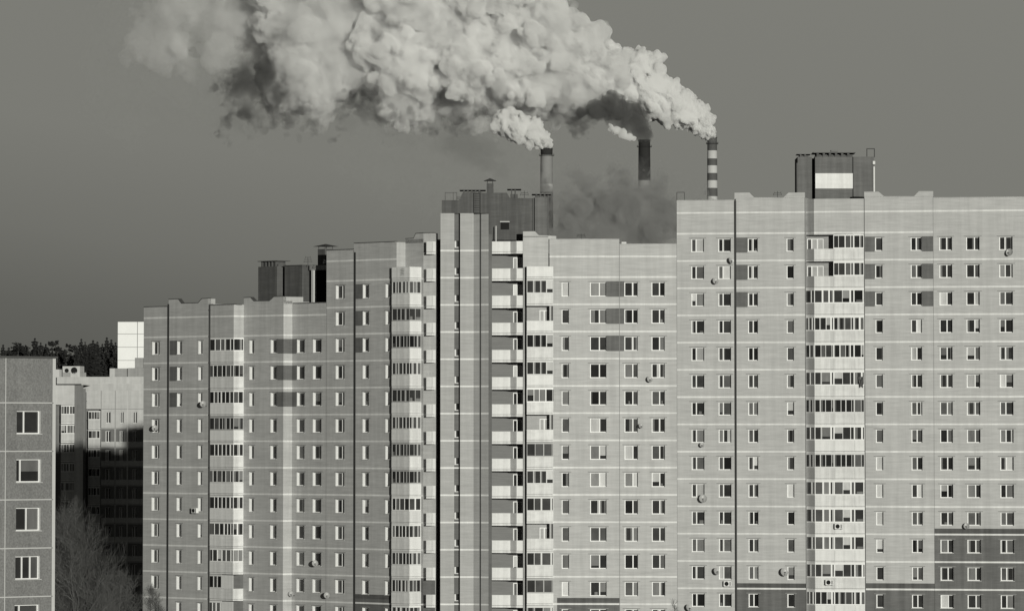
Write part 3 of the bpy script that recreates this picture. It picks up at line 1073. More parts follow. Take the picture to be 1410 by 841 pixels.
# open loggias
kl = balcony_kit([plan(677.4, DT + .2, 340), plan(703, DT - .1, 340), plan(711.2, DT - .75, 340), plan(719.9, DT - .85, 340)], 0, 1.06, 2.5, open_facets=(0, 1, 2), nvar=1,
                 facet_mats=['white', 'shade_panel', 'white'], back=[plan(677.4, DT + 1.68, 340), plan(719.9, DT + 1.68, 340)], slab_t=.2)  # middle facet coloured greyer to add to its shade
dl = window_kit(.95, 2.15, (.45,), -.05, 'frame', nvar=3, seed=25)
zL = Seg(plan(677.4, DT + .2, 340), 0).z(346.4, px=690)
for k in range(15):
    z = zL - 2.8 * k
    put_balcony(b3, kl, z, RNG, glazed=False)
    if k:
        put_windows(b3, LB, dl, LB.u(706.5, 340), [z + .12], sill=False)
# roof house of the tower
RT = Seg(plan(607, DT + 2.0, 290), 0)
ru = lambda px: RT.u(px, 290)
mbx = MB()
zbR = RT.z(330, px=680)


def pbox(px0, px1, pyt, pyb, inn, dep, m, s=RT, mbb=None, yref=290):
    a = s.at(s.u(px0, yref), s.z(pyb, px=px0), inn)
    (mbb or mbx).box(a, s.at(s.u(px1, yref), a.z, inn) - a, s.at(s.u(px0, yref), a.z, inn + dep) - a, (0, 0, s.z(pyt, px=px0) - a.z), m)


prof = [(608.2, 275.2), (632, 275.2), (637, 265.2), (698, 265), (702, 272), (735.5, 272.6)]
P = [RT.at(ru(a), RT.z(b, px=a)) for a, b in prof]
base = [RT.at(ru(735.5), zbR), RT.at(ru(608.2), zbR)]
mbx.poly(P[::-1][::-1] + base, 'brick_roof')
back = [p + Vector((0, 6, 0)) for p in P]
mbx.poly(back[::-1] + [base[1] + Vector((0, 6, 0)), base[0] + Vector((0, 6, 0))], 'brick_roof')
for i in range(len(P) - 1):
    mbx.poly([P[i], P[i + 1], back[i + 1], back[i]], 'roofing')
mbx.poly([P[-1], base[0], base[0] + Vector((0, 6, 0)), back[-1]], 'brick_roof')
mbx.poly([P[0], back[0], base[1] + Vector((0, 6, 0)), base[1]], 'brick_roof')
rh3 = mbx.build('roof_house', b3)
mbx = MB(); pbox(736.4, 754, 271, 330, -.4, 5, 'brick_dark'); mbx.build('roof_house', b3)
mbx = MB(); pbox(733.8, 736.2, 272, 330, -.12, .5, 'pipe'); pbox(753.8, 755.6, 268.5, 325, -.42, .3, 'pipe'); mbx.build('downpipe', b3)
for (a, b, y0, y1, n, dd) in ((637.5, 664, 266, 261.2, 5, .3), (703, 713, 272, 260, 2, .2), (737, 754, 271.5, 267.2, 3, -.3)):
    cap_table(b3, RT, ru(a), ru(b), dd, dd + 3, RT.z(y0, px=a), RT.z(y1, px=a) - RT.z(y0, px=a), .35, n=n)
stack(b3, RT, 670, 679.4, 266, 251.4, 666.6, 683.4, 248, 244.2, 1.0, yref=260)
mbx = MB()      # framed opening in the roof house
a = RT.at(ru(689.4), RT.z(315.6, px=690), -.02)
mbx.box(a, RT.at(ru(701), a.z, -.02) - a, (0, -.02, 0), (0, 0, RT.z(305.6, px=690) - a.z), 'black')
a = RT.at(ru(688.4), RT.z(305.5, px=690), -.1)
mbx.box(a, RT.at(ru(701.6), a.z, -.1) - a, (0, .09, 0), (0, 0, .1), 'concrete_light')
mbx.build('window', b3)
mbx = MB()      # ladder up the roof house
for px in (652.6, 661.4):
    mbx.tube(RT.at(ru(px), RT.z(294, px=px), -.15), RT.at(ru(px), RT.z(262.6, px=px), -.15), .03, .03, 'dark_metal', 6)
for i in range(9):
    y = 292 - i * 3.2
    mbx.tube(RT.at(ru(652.6), RT.z(y, px=655), -.15), RT.at(ru(661.4), RT.z(y, px=655), -.15), .02, .02, 'dark_metal', 5)
mbx.build('ladder', b3)
mbx = MB()      # hand rail on the lower roof and a pale mast on the terrace
for px in (613, 624, 629):
    mbx.tube(RT.at(ru(px), RT.z(275.4, px=px), .3), RT.at(ru(px), RT.z(264.6, px=px), .3), .025, .025, 'dark_metal', 5)
mbx.tube(RT.at(ru(613), RT.z(264.6, px=615), .3), RT.at(ru(629), RT.z(264.6, px=615), .3), .025, .025, 'dark_metal', 5)
pbox(629.5, 634, 269.6, 274, -.2, .4, 'dark_metal')
mbx.build('guard_rail', b3)
mbx = MB()
mbx.tube(RT.at(ru(683), zbR - .5, -.8), RT.at(ru(683), RT.z(311, px=683), -.8), .06, .06, 'pipe_light', 6)
mbx.build('vent_pipe', b3)

# ================================================================== block 4: frontal brick block
DM = DT - .3
MS = Seg(plan(756.6, DM, 390), R(4))
b4 = root('apartment_building', (MS.p.x, MS.p.y, 0), 'flat fronted pale brick block without balconies, between the stair tower and the tallest blocks', 'apartment building', GRP)
mb, fl = MB(), MB()
ZM = MS.z(381, px=850)
BM = [ZM - 2.8 * k for k in range(14)]
BMr = [ZM + 2.13] + BM
ops, zn = [], []
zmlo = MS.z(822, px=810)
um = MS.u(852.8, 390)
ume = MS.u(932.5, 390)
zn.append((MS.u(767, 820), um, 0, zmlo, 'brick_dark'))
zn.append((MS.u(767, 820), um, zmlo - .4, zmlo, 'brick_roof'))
column(b4, MS, ops, 773.2, 783.4, BM, .52, 1.46, (), range(13), seed=31, yref=397, zones=zn)
column(b4, MS, ops, 812.2, 834.8, BM, .52, 1.46, (.57,), range(13), seed=32, yref=397, zones=zn)
column(b4, MS, ops, 859.6, 878.0, BM, .52, 1.46, (.62,), range(13), seed=33, yref=397, zones=zn)
column(b4, MS, ops, 897.0, 915.2, BM, .52, 1.46, (.6,), range(13), seed=34, yref=397, zones=zn)
for k in range(3):
    zn.append((MS.u(834.8, 397) + .001, MS.u(859.6, 397) - .001, BM[k] - 2.02, BM[k] - .42, 'brick_dark'))
ztM1, ztM2 = MS.z(328.8, px=810), MS.z(335.4, px=890)
wall(mb, MS, 0, um, 0, ztM1, 'brick', ops, zn, BMr)
wall(mb, MS, um, ume, 0, ztM2, 'brick', ops, zn, BMr)
body(mb, MS, 0, um, ztM1, m='brick'); body(mb, MS, um, ume, ztM2, m='brick')
parapet(mb, None, MS, [(0, ztM1 + .03), (um, ztM1 + .03)], ztM1 - .02, 'brick', thick=.3)
parapet(mb, None, MS, [(um + .01, ztM2 + .03), (ume, ztM2 + .03)], ztM2 - .02, 'brick', thick=.3)
mb.build('wall', b4)
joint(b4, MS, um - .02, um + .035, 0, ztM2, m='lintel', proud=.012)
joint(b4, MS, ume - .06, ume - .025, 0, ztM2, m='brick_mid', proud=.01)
mbx = MB()
a = MS.at(MS.u(855.6, 335), ztM2 + .03, .4); mbx.box(a, (.5, 0, 0), (0, .5, 0), (0, 0, .2), 'sill'); mbx.build('roof_hatch', b4)

# ================================================================== block 5: tall block left of the expansion joint
R1 = Seg(plan(932, MS.at(ume).y - .05, 335), TH_R)
b5 = root('apartment_building', (R1.p.x, R1.p.y, 0), 'narrow tall pale brick block, two windows wide, just left of the dark vertical joint', 'apartment building', GRP)
ZR = R1.z(321.3, px=970)
BR_ = [ZR - 2.8 * k for k in range(16)]
BRr = [ZR + 2.15] + BR_
mb, fl = MB(), MB()
ops, zn = [], []
rr = range(14)
column(b5, R1, ops, 951.4, 969.4, BR_, .52, 1.36, (.36,), rr, seed=41, yref=337, zones=zn)
column(b5, R1, ops, 988.6, 1006.3, BR_, .52, 1.36, (.36,), rr, seed=42, yref=337, zones=zn)
u1e = R1.u(1011, 337)
zt1 = R1.z(275.4, px=960)
wall(mb, R1, 0, u1e, 0, zt1, 'brick', ops, zn, BRr)
body(mb, R1, 0, u1e, zt1, m='brick')
parapet(mb, None, R1, [(0, zt1 + .03), (u1e, zt1 + .03)], zt1 - .02, 'brick', thick=.3)
mb.build('wall', b5)
mbx = MB()
for dx in (931.5, 942):
    mbx.tube(R1.at(R1.u(dx, 270), zt1, .2), R1.at(R1.u(dx, 270), zt1 + .85, .2), .03, .03, 'dark_metal', 5)
mbx.tube(R1.at(R1.u(931.5, 270), zt1 + .85, .2), R1.at(R1.u(942, 270), zt1 + .85, .2), .03, .03, 'dark_metal', 5)
mbx.build('guard_rail', b5)

# ================================================================== block 6: tall block with the balcony stack
R2 = Seg(R1.at(u1e + .02).to_2d(), TH_R)
b6 = root('apartment_building', (R2.p.x, R2.p.y, 0), 'tall pale brick block with the wide white balcony stack, right end of the joined row', 'apartment building', GRP)
mb, fl = MB(), MB()
ru_ = lambda px, y=337: R2.u(px, y)
ops, zn = [], []
uj, ue2, ue3, ue4, ue5 = ru_(1014), ru_(1108.2), ru_(1190.2), ru_(1285.2), ru_(1462)
cw = [(1029.4, 1043.3, (.5,)), (1082.6, 1092.8, ()), (1204.7, 1215, ()), (1253.6, 1269, (.5,)), (1293, 1311, (.56,)), (1330, 1348.8, (.6,)), (1375.5, 1394.4, (.42,))]
for i, (a, b, sp) in enumerate(cw):
    column(b6, R2, ops, a, b, BR_, .52, 1.36, sp, rr, seed=50 + i, yref=337, zones=zn, lint=True)
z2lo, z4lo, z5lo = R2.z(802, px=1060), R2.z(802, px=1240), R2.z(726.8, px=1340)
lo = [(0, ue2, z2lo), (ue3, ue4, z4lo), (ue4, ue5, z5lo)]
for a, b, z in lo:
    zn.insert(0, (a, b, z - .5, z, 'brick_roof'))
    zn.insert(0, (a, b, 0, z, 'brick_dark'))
for k in range(3):
    t_, d_ = BR_[k] - 1.98, BR_[k] - .42
    zn.append((ru_(1013.8), ru_(1029.4) - .001, t_, d_, 'brick_dark'))
    zn.append((ru_(1190.8), ru_(1204.7) - .001, t_, d_, 'brick_dark'))
    zn.append((ru_(1269) + .001, ue4 - .005, t_, d_, 'brick_dark'))
zt2, zt4, zt5 = R2.z(272, px=1060), R2.z(270.4, px=1240), R2.z(271.2, px=1350)
wall(mb, R2, 0, ue2, 0, zt2, 'brick', ops, zn, BRr)
wall(mb, R2, ue3, ue4, 0, zt4, 'brick', ops, zn, BRr)
R5 = R2.off(-.06)
wall(mb, R5, ue4, ue5, 0, zt5, 'brick', ops, zn, [BRr[0]] + BR_[1:])
mb.poly([R5.at(ue4, 0, .06), R5.at(ue4, 0), R5.at(ue4, zt5), R5.at(ue4, zt5, .06)], 'brick')
for a, b, z in ((0, ue2, zt2), (ue2, ue3, R2.z(273.4, px=1150)), (ue3, ue4, zt4), (ue4, ue5, zt5)):
    if a == ue2:
        continue
    body(mb, R2, a, b, z, m='brick')
za = lambda py, px: R2.z(py, px=px)
parapet(mb, None, R2, [(0.02, za(265, 1014)), (ru_(1032), za(264.8, 1032)), (ru_(1038.5), za(271.4, 1038)), (ru_(1079), za(271.4, 1079)), (ru_(1086), za(264.8, 1086)), (ue2, za(264.6, 1108))], zt2 - .02, 'brick')
parapet(mb, None, R2, [(ue3, za(263.6, 1190)), (ru_(1210), za(263.5, 1210)), (ru_(1217.5), za(269.8, 1217)), (ru_(1259), za(269.8, 1259)), (ru_(1265.5), za(262.8, 1265)), (ue4, za(262.8, 1285))], zt4 - .02, 'brick')
parapet(mb, None, R5, [(ue4, zt5 + .03), (ue5, zt5 + .03)], zt5 - .02, 'brick', thick=.3)
# bay above the balconies
c0 = R2.at(ue2, 0, 1.05)
k0 = kx(1108.3, 337)
C = Seg((k0 * c0.y, c0.y), d=None, theta=0)
cA = Vector((k0 * c0.y, c0.y)); cB = R2.at(ru_(1121)).to_2d()
dC = (cB - cA).normalized()
C = Seg(cA, d=(dC.x, dC.y))
zb = ZR - .2
zt3 = R2.z(273.2, px=1150)
wall(mb, C, 0, (cB - cA).length, zb, zt3, 'brick', (), (), BRr)
wall(mb, R2, ru_(1121), ue3, zb, zt3, 'brick', (), (), BRr)
mb.poly([C.at(0, zt3), Vector((cB.x, cB.y, zt3)), R2.at(ue3, zt3), R2.at(ue3, zt3, 12), R2.at(ue2, zt3, 12)], 'roofing')
mb.poly([C.at(0, zb), R2.at(ue2, zb, 2.4), R2.at(ue3, zb, 2.4), R2.at(ue3, zb), Vector((cB.x, cB.y, zb))], 'slab')
RB = R2.off(1.35)
wall(mb, RB, ue2 - .4, ue3 + .1, 0, zb, 'brick_mid')
mb.build('wall', b6)
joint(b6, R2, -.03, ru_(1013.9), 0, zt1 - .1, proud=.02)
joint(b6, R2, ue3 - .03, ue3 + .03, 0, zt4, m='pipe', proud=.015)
pipe(b6, R2, 0.12, 0, zt1 + .1, .06, proud=.07)
ptsR = [cA, cB, R2.at(ru_(1147.5)).to_2d(), R2.at(ru_(1175.5)).to_2d(), R2.at(ue3 - .05).to_2d()]
bkR = [RB.at(ue2 - .35).to_2d(), RB.at(ue3 - .02).to_2d()]
fmR = ['seam_shade_panel', 'white', 'white', 'white']  # left facet gets its shade as a grey colour
kR = balcony_kit(ptsR, 0, 1.09, 2.64, seed=61, nvar=12, step=(.48, .74), back=bkR, facet_mats=fmR)
kRo = balcony_kit(ptsR, 0, 1.09, 2.64, seed=71, nvar=2, step=(.48, .7), back=bkR, facet_mats=fmR, open_facets=(0, 1))
dR = window_kit(1.7, 2.1, (.28, .62), -.05, 'frame', nvar=2, seed=26)
for k in range(15):
    z = ZR - 2.8 * (k + 1) + .04
    put_balcony(b6, kRo if k < 2 else kR, z, RNG)
    if k < 2:
        put_windows(b6, RB, dR, RB.u(1111.5, 337), [z + .1], sill=False)
# roof house of block 6
S6 = Seg(plan(1098.4, R2.at(ru_(1150)).y + 3.4, 240), 0)
s6 = lambda px: S6.u(px, 240)
mbx = MB()


def sbox(px0, px1, pyt, pyb, inn, dep, m):
    a = S6.at(s6(px0), S6.z(pyb, px=px0), inn)
    mbx.box(a, S6.at(s6(px1), a.z, inn) - a, S6.at(s6(px0), a.z, inn + dep) - a, (0, 0, S6.z(pyt, px=px0) - a.z), m)


sbox(1098.4, 1118, 215.6, 281, 0, 6, 'brick_dark')
sbox(1118, 1122.6, 217, 281, 1.4, 4, 'black')
sbox(1122.6, 1175, 215.4, 281, .25, 6, 'brick_dark')
sbox(1175, 1203.6, 215.4, 281, 0, 6, 'brick_dark')
mbx.build('roof_house', b6)
mbx = MB(); sbox(1122.8, 1174.8, 238.2, 259, .17, .05, 'white'); mbx.build('white_panel', b6)
mbx = MB(); sbox(1096.9, 1098.3, 224, 276, -.05, .1, 'pipe'); sbox(1202.6, 1204.6, 229, 276, -.12, .1, 'pipe_light'); sbox(1201.6, 1205, 221.5, 226, -.2, .2, 'pipe_light'); mbx.build('downpipe', b6)
mbx = MB()
for px in (1194, 1204.4):
    mbx.tube(S6.at(s6(px), S6.z(216, px=px), .3), S6.at(s6(px), S6.z(204.2, px=px), .3), .045, .045, 'dark_metal', 6)
mbx.tube(S6.at(s6(1193.6), S6.z(204.3, px=1194), .3), S6.at(s6(1204.8), S6.z(204.3, px=1194), .3), .045, .045, 'dark_metal', 6)
mbx.build('guard_rail', b6)
zc = S6.z(215.6, px=1140)
cap_table(b6, S6, s6(1124), s6(1174.5), .3, 4, zc, .42, .3, n=6, th=.1)
cap_table(b6, S6, s6(1101), s6(1113.5), .3, 3, zc, .28, .25, n=2, th=.05)
mbx = MB(); sbox(1145, 1154.6, 205.8, 208, .6, 1.5, 'flash'); mbx.build('vent_cap', b6)

# ================================================================== dishes and air conditioners
def dish_mesh(r, yaw, tilt=.35):
    mbx = MB()
    rings, n = 4, 14
    Rm = Matrix.Rotation(yaw, 3, 'Z') @ Matrix.Rotation(-tilt, 3, 'X')
    base = Vector((0, -.38, 0))
    P = []
    for i in range(rings + 1):
        rr_ = r * i / rings
        P.append([base + Rm @ Vector((rr_ * math.cos(2 * math.pi * k / n), -.35 * rr_ * rr_ / r, rr_ * 1.08 * math.sin(2 * math.pi * k / n))) for k in range(n)])
    for i in range(rings):
        for k in range(n):
            l = (k + 1) % n
            mbx.poly([P[i][k], P[i][l], P[i + 1][l], P[i + 1][k]], 'dish')
            t = Rm @ Vector((0, .02, 0))
            mbx.poly([P[i][k] + t, P[i + 1][k] + t, P[i + 1][l] + t, P[i][l] + t], 'dish')
    arm = MB()
    arm.tube((0, 0, -.15), (0, -.32, -.12), .03, .03, 'dark_metal', 6)
    arm.tube((0, -.32, -.2), (0, -.32, .05), .03, .03, 'dark_metal', 6)
    arm.tube((-.12, .0, -.15), (.12, .0, -.15), .05, .05, 'dark_metal', 6)
    fo = base + Rm @ Vector((0, -.55 * r * 1.6, -.1))
    arm.tube(base + Rm @ Vector((0, -.05, -r * .9)), fo, .018, .018, 'dark_metal', 5)
    arm.tube(fo, fo + Rm @ Vector((0, .14, .03)), .05, .04, 'dark_metal', 7)
    return mbx, arm


def dish(s, px, py, r, yaw, label):
    u = s.u(px, py)
    o = root('satellite_dish', s.at(u, s.z(py, u=u)), label, 'satellite dish', 'satellite dishes on the facades')
    o.rotation_euler = (0, 0, s.rz)
    a, b = dish_mesh(r * .8, yaw)
    link('reflector', a.mesh('reflector'), o)
    link('bracket', b.mesh('bracket'), o)


DISHES = [
    (A1, 217, 589, .40, .9, 'pale satellite dish under the outermost window column at the left end of the brick row'),
    (A1, 283.5, 556, .42, .9, 'pale satellite dish beside the slim window left of the left balcony stack'),
    (A5, 437.5, 775, .42, 1.0, 'tilted satellite dish covering a window corner on the left brick wing'),
    (A5, 404.5, 817, .36, 1.0, 'satellite dish low on the pale vertical strip of the left brick wing'),
    (A5, 453.5, 819, .40, 1.1, 'satellite dish on bare wall low between two window columns of the left wing'),
    (MS, 894.5, 522, .38, .4, 'grey satellite dish below a window of the block without balconies, upper of its two'),
    (MS, 882.5, 586, .30, .4, 'small satellite dish beside a window of the block without balconies, lower of its two'),
    (R1, 985.8, 387, .40, .5, 'satellite dish under the second storey windows left of the dark vertical joint'),
    (R1, 1005.8, 359, .40, 1.2, 'satellite dish turned sideways beside a top storey window by the dark vertical joint'),
    (R1, 967.2, 612, .30, .4, 'small thin satellite dish below a mid height window of the narrow tall block'),
    (R1, 968.8, 686, .52, .3, 'large round satellite dish at the foot of a window on the narrow tall block'),
    (R1, 986.5, 786, .45, .9, 'round satellite dish between two windows just above an air conditioner'),
    (R1, 948.5, 836, .45, .9, 'lowest satellite dish on the narrow tall block near the bottom edge'),
    (R2, 1080.2, 787, .52, .6, 'large round satellite dish left of a narrow window beside the wide balconies'),
    (R5, 1391, 347.5, .46, -.2, 'satellite dish under the rightmost window of the top storey'),
    (R5, 1331.6, 723.5, .38, .1, 'satellite dish sitting on the cornice of the dark lower brickwork'),
]
for a in DISHES:
    dish(*a)


def air_con(s, px, py, label, proud=0.0):
    u = s.u(px, py)
    z = s.z(py, u=u)
    o = root('air_conditioner', s.at(u, z, -proud), label, 'air conditioner', 'air conditioner units outside flats')
    o.rotation_euler = (0, 0, s.rz)
    m_ = MB()
    m_.lbox(-.40, .40, -.42, -.08, -.27, .27, 'white_old')
    link('casing', m_.mesh('casing'), o)
    m_ = MB()
    n = 16
    P = [(-.1 + .21 * math.cos(2 * math.pi * k / n), -.432, .21 * math.sin(2 * math.pi * k / n)) for k in range(n)]
    m_.tube((-.1, -.43, 0), (-.1, -.40, 0), .22, .22, 'black', 18)
    m_.lbox(.2, .34, -.43, -.415, -.2, .2, 'lintel')
    link('fan_grille', m_.mesh('fan_grille'), o)
    m_ = MB()
    for x in (-.3, .3):
        m_.lbox(x - .02, x + .02, -.4, 0, -.31, -.275, 'dark_metal')
    link('bracket', m_.mesh('bracket'), o)


air_con(R2, 1155.7, 723.6, 'air conditioner box hung on the white balcony front, upper of the two there', .05)
air_con(R2, 1143, 800.6, 'air conditioner box hung on the white balcony front, lower of the two there', .05)
air_con(R1, 1002.7, 802.5, 'air conditioner box on brick below a window left of the dark vertical joint', 0)
air_con(A1, 271, 702, 'small dark air conditioner box beside a slim window of the left brick wing', 0)
# plain TV aerials
mbx = MB()
p = S8.at(S8.u(556, 380), S8.z(385, px=556), .05)
mbx.tube(p, p + Vector((0, 0, 1.2)), .03, .03, 'dark_metal', 6)
for i in range(4):
    c = p + Vector((0, 0, .6 + .17 * i))
    mbx.tube(c - Vector((.3, .1, 0)), c + Vector((.3, -.1, 0)), .018, .018, 'dark_metal', 5)
ae = mbx.build('tv_aerial', None)
tag(ae, 'dark TV aerial on the topmost white corner balcony of the left wing', 'aerial')


def aerial(s, px, y0, y1, label, arms=3):
    u = s.u(px, y0)
    p, q = s.at(u, s.z(y0, u=u), .3), s.at(u, s.z(y1, u=u), .3)
    m_ = MB()
    m_.tube(p, q, .03, .025, 'dark_metal', 6)
    for i in range(arms):
        c = p + (q - p) * (.5 + .24 * i)
        hw = .42 - .08 * i
        m_.tube(c - Vector((hw, .1, 0)), c + Vector((hw, -.1, 0)), .02, .02, 'dark_metal', 5)
        for t in (-1, 1):
            m_.tube(c + Vector((hw * t, -.1 * t, -.1)), c + Vector((hw * t, -.1 * t, .12)), .018, .018, 'dark_metal', 5)
    tag(m_.build('tv_aerial'), label, 'aerial')


aerial(RH2, 421, 366, 353.5, 'branched TV aerial on the left roof house just left of its capped vent chimney')
aerial(A6, 447.5, 367, 355, 'thin TV aerial between the capped vent chimney and the taller wing', 2)
aerial(RT, 722, 273, 262, 'thin TV aerial on the low right part of the stair tower roof house', 2)
aerial(R2, 1070, 272, 262.5, 'small TV aerial in the roof notch right of the dark vertical joint', 2)
aerial(MS, 800, 329, 320.5, 'small TV aerial on the roof edge of the block without balconies', 2)
hc = MB()
u = R2.u(1186, 526)
zc_ = R2.z(518, u=u)
rg_ = random.Random(4)
P = []
for j in range(7):
    row = []
    for i in range(5):
        wv = .30 * (1 - .06 * j)
        row.append(R2.at(u - wv + 2 * wv * i / 4 + rg_.uniform(-.03, .03), zc_ - .17 * j - (.07 * abs(i - 2) if j == 6 else 0), -.14 - .05 * math.sin(i * 2.1 + j)))
    P.append(row)
for j in range(6):
    for i in range(4):
        hc.poly([P[j][i], P[j + 1][i], P[j + 1][i + 1], P[j][i + 1]], 'dark_metal')
        off = Vector((0, .03, 0))
        hc.poly([P[j][i] + off, P[j][i + 1] + off, P[j + 1][i + 1] + off, P[j + 1][i] + off], 'dark_metal')
o = hc.build('hanging_cloth', None)
tag(o, 'dark cloth hung over the rail at the right end of the wide balcony stack', 'cloth')
# ================================================================== foreground panel building at the left edge
TH_F = R(-44)
DF = 339.0
FS = Seg(plan(73.2, DF + 4, 620), TH_F)
bF = root('panel_building', (FS.p.x, FS.p.y, 0), 'nearest grey aggregate panel building cut by the left frame edge', 'apartment building')
mb, fl = MB(), MB()
fu_ = lambda px, y=620: FS.u(px, y)
uL = fu_(-70)
jz = [FS.z(y, px=40) for y in (554, 620, 686.3, 752.4, 820.5)]
pit = (jz[0] - jz[4]) / 4
jz = [jz[0] - pit * k for k in range(12)]
zFt = FS.z(492.5, px=40)
ops = []
wt, wb = [], []
rowsF = range(5)
specs = [(23, 56, .44, (.36,)), (22.3, 56.5, .44, (.22,)), (22, 55.6, .44, (.48,)), (21, 55, .44, (.33, .66)), (20, 54, .44, (.25,))]
zh = FS.z(565, px=40) - FS.z(596.5, px=40)
for k, (a, b, _, sp) in enumerate(specs):
    y0 = 580 + 66 * k
    u0, u1 = fu_(a, y0), fu_(b, y0)
    z1 = jz[k] - (jz[0] - FS.z(564.8, px=40))
    ops.append((u0, u1, z1 - zh, z1))
    kit = window_kit(u1 - u0, zh, sp, .16, 'frame', nvar=1, seed=84 + k, fw=.055, bright=-.14)
    put_windows(bF, FS, kit, u0, [z1 - zh], rev=.16)
zn = []
for z in jz:
    zn.append((uL, 0, z - .025, z + .035, 'concrete_light'))
    zn.append((uL, 0, z + .035, z + .05, 'lintel'))
for px in (7.5,):
    zn.append((fu_(px) - .03, fu_(px) + .03, 0, zFt, 'concrete_light'))
wall(mb, FS, uL, fu_(71.6), 0, zFt, 'concrete', ops, zn, (), rev=.16)
wall(mb, FS.off(-.02), fu_(71.6), 0, 0, zFt, 'concrete_light', (), [(-5, 0, z - .03, z + .03, 'lintel') for z in jz])
# right edge: pale corner strip and the end wall
a = FS.at(0, 0, -.02)
mb.box(a, FS.at(.16, 0, -.02) - a, FS.at(0, 0, .4) - a, (0, 0, zFt), 'concrete_light')
P = [FS.at(uL, 0, .5), FS.at(0, 0, .38), FS.at(0, 0, 12), FS.at(uL, 0, 12)]
hi = [Vector((p.x, p.y, zFt)) for p in P]
fr0, fr1 = FS.at(uL, zFt), FS.at(0, zFt)
mb.poly([fr0, fr1, hi[1], hi[0]], 'roofing'); mb.poly(hi, 'roofing')
for i in (1, 2, 3):
    j = (i + 1) % 4
    mb.poly([P[i], P[j], hi[j], hi[i]], 'concrete')
mb.build('wall', bF)
a = FS.at(uL, zFt, -.1)
fl.box(a, FS.at(.25, zFt, -.1) - a, FS.at(uL, zFt, .5) - a, (0, 0, .12), 'flash')
fl.build('flashing', bF)

# ================================================================== panel building in the gap, partly in shadow
DB = 861.0
B2 = Seg(plan(117, DB, 560), R(14))
bB = root('panel_building', (B2.p.x, B2.p.y, 0), 'pale panel building in the gap at left, its lower storeys in deep shadow', 'apartment building')
mb, fl = MB(), MB()
bu = lambda px, s=B2: s.u(px, 575)
u1, u2, u3 = bu(138.8), bu(160), bu(205)
z_t = B2.z(537, px=160)
zrow = [B2.z(562.4, px=160) - 2.8 * k for k in range(12)]
ops, zn = [], []
for (a, b) in ((145.2, 152.2), (164.6, 170.2), (182.4, 188.6)):
    uu0, uu1 = bu(a), bu(b)
    kit = window_kit(uu1 - uu0, 1.65, (.5,), .25, 'frame_old', nvar=5, seed=int(a))
    zl = [z - .42 - 1.65 for z in zrow[:11]]
    for z in zl:
        ops.append((uu0, uu1, z, z + 1.65))
    put_windows(bB, B2, kit, uu0, zl, sill=False)
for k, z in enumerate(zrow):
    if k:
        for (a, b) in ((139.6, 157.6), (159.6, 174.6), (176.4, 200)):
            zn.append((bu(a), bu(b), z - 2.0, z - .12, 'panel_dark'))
    zn.append((bu(138.6), u3, z - .03, z + .05, 'lintel'))
for px in (139.2, 158.6, 175.6):
    zn.append((bu(px) - .05, bu(px) + .05, 0, z_t, 'lintel' if px < 170 else 'concrete_light'))
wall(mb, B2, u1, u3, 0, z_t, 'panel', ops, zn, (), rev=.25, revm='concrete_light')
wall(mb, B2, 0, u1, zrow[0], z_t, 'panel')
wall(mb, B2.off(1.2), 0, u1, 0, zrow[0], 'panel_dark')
body(mb, B2, 0, u3, z_t, depth=12, m='panel')
# upper attic strip and roof houses
up = B2.off(1.5)
a = up.at(bu(112, up), z_t); mb.box(a, up.at(bu(205, up), z_t) - a, up.at(bu(112, up), z_t, 5) - a, (0, 0, up.z(527.5, px=160) - z_t), 'panel')
up2 = B2.off(4)
za_, zb_ = up2.z(527.8, px=150), up2.z(518, px=150)
a = up2.at(bu(78, up2), za_); mb.box(a, up2.at(bu(205, up2), za_) - a, up2.at(bu(78, up2), za_, 5) - a, (0, 0, zb_ - za_), 'panel')
# left part: balcony bay and a darker flank
L1 = Seg(plan(70, DB - 6, 560), R(4))
z_l = L1.z(529.5, px=95)
v0, v1 = L1.u(102.4, 575), L1.u(113.8, 575)
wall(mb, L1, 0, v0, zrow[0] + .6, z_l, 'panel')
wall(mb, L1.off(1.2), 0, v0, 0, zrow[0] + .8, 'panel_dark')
LF = Seg(L1.at(v0).to_2d(), R(58))
wall(mb, LF, 0, LF.u(114.5, 575), 0, z_l, 'panel')
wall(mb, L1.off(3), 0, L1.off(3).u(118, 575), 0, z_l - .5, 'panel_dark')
mb.poly([L1.at(0, z_l), L1.at(v0, z_l), LF.at(LF.u(114.5, 575), z_l), L1.at(v1, z_l, 10), L1.at(0, z_l, 10)], 'roofing')
mb.build('wall', bB)
kB = balcony_kit([B2.at(bu(121.5)).to_2d(), B2.at(bu(138.2)).to_2d()], 0, 1.2, 2.55, seed=91, nvar=4, back=[B2.at(bu(121.5), 0, 1.2).to_2d(), B2.at(bu(138.2), 0, 1.2).to_2d()], pm='panel', frm='frame_old', step=(.35, .5))
kBl = balcony_kit([L1.at(L1.u(84, 575)).to_2d(), L1.at(L1.u(105.5, 575)).to_2d()], 0, 1.15, 2.55, seed=95, nvar=4, back=[L1.at(L1.u(84, 575), 0, 1.2).to_2d(), L1.at(L1.u(105.5, 575), 0, 1.2).to_2d()], pm='panel', frm='frame_old', step=(.35, .5))
zl0 = L1.z(581, px=95)
for k in range(11):
    put_balcony(bB, kB, zrow[0] - 2.8 * (k + 1), RNG)
    put_balcony(bB, kBl, zl0 - 2.8 * k, RNG)
pipe(bB, B2, bu(118.2), 0, B2.z(539, px=118), .14, proud=.2)
# roof houses
mbx = MB()
rs = B2.off(6)


def rb(px0, px1, pyt, pyb, m, inn=0, dep=3):
    a = rs.at(rs.u(px0, 515), rs.z(pyb, px=px0), inn)
    mbx.box(a, rs.at(rs.u(px1, 515), a.z, inn) - a, rs.at(rs.u(px0, 515), a.z, inn + dep) - a, (0, 0, rs.z(pyt, px=px0) - a.z), m)


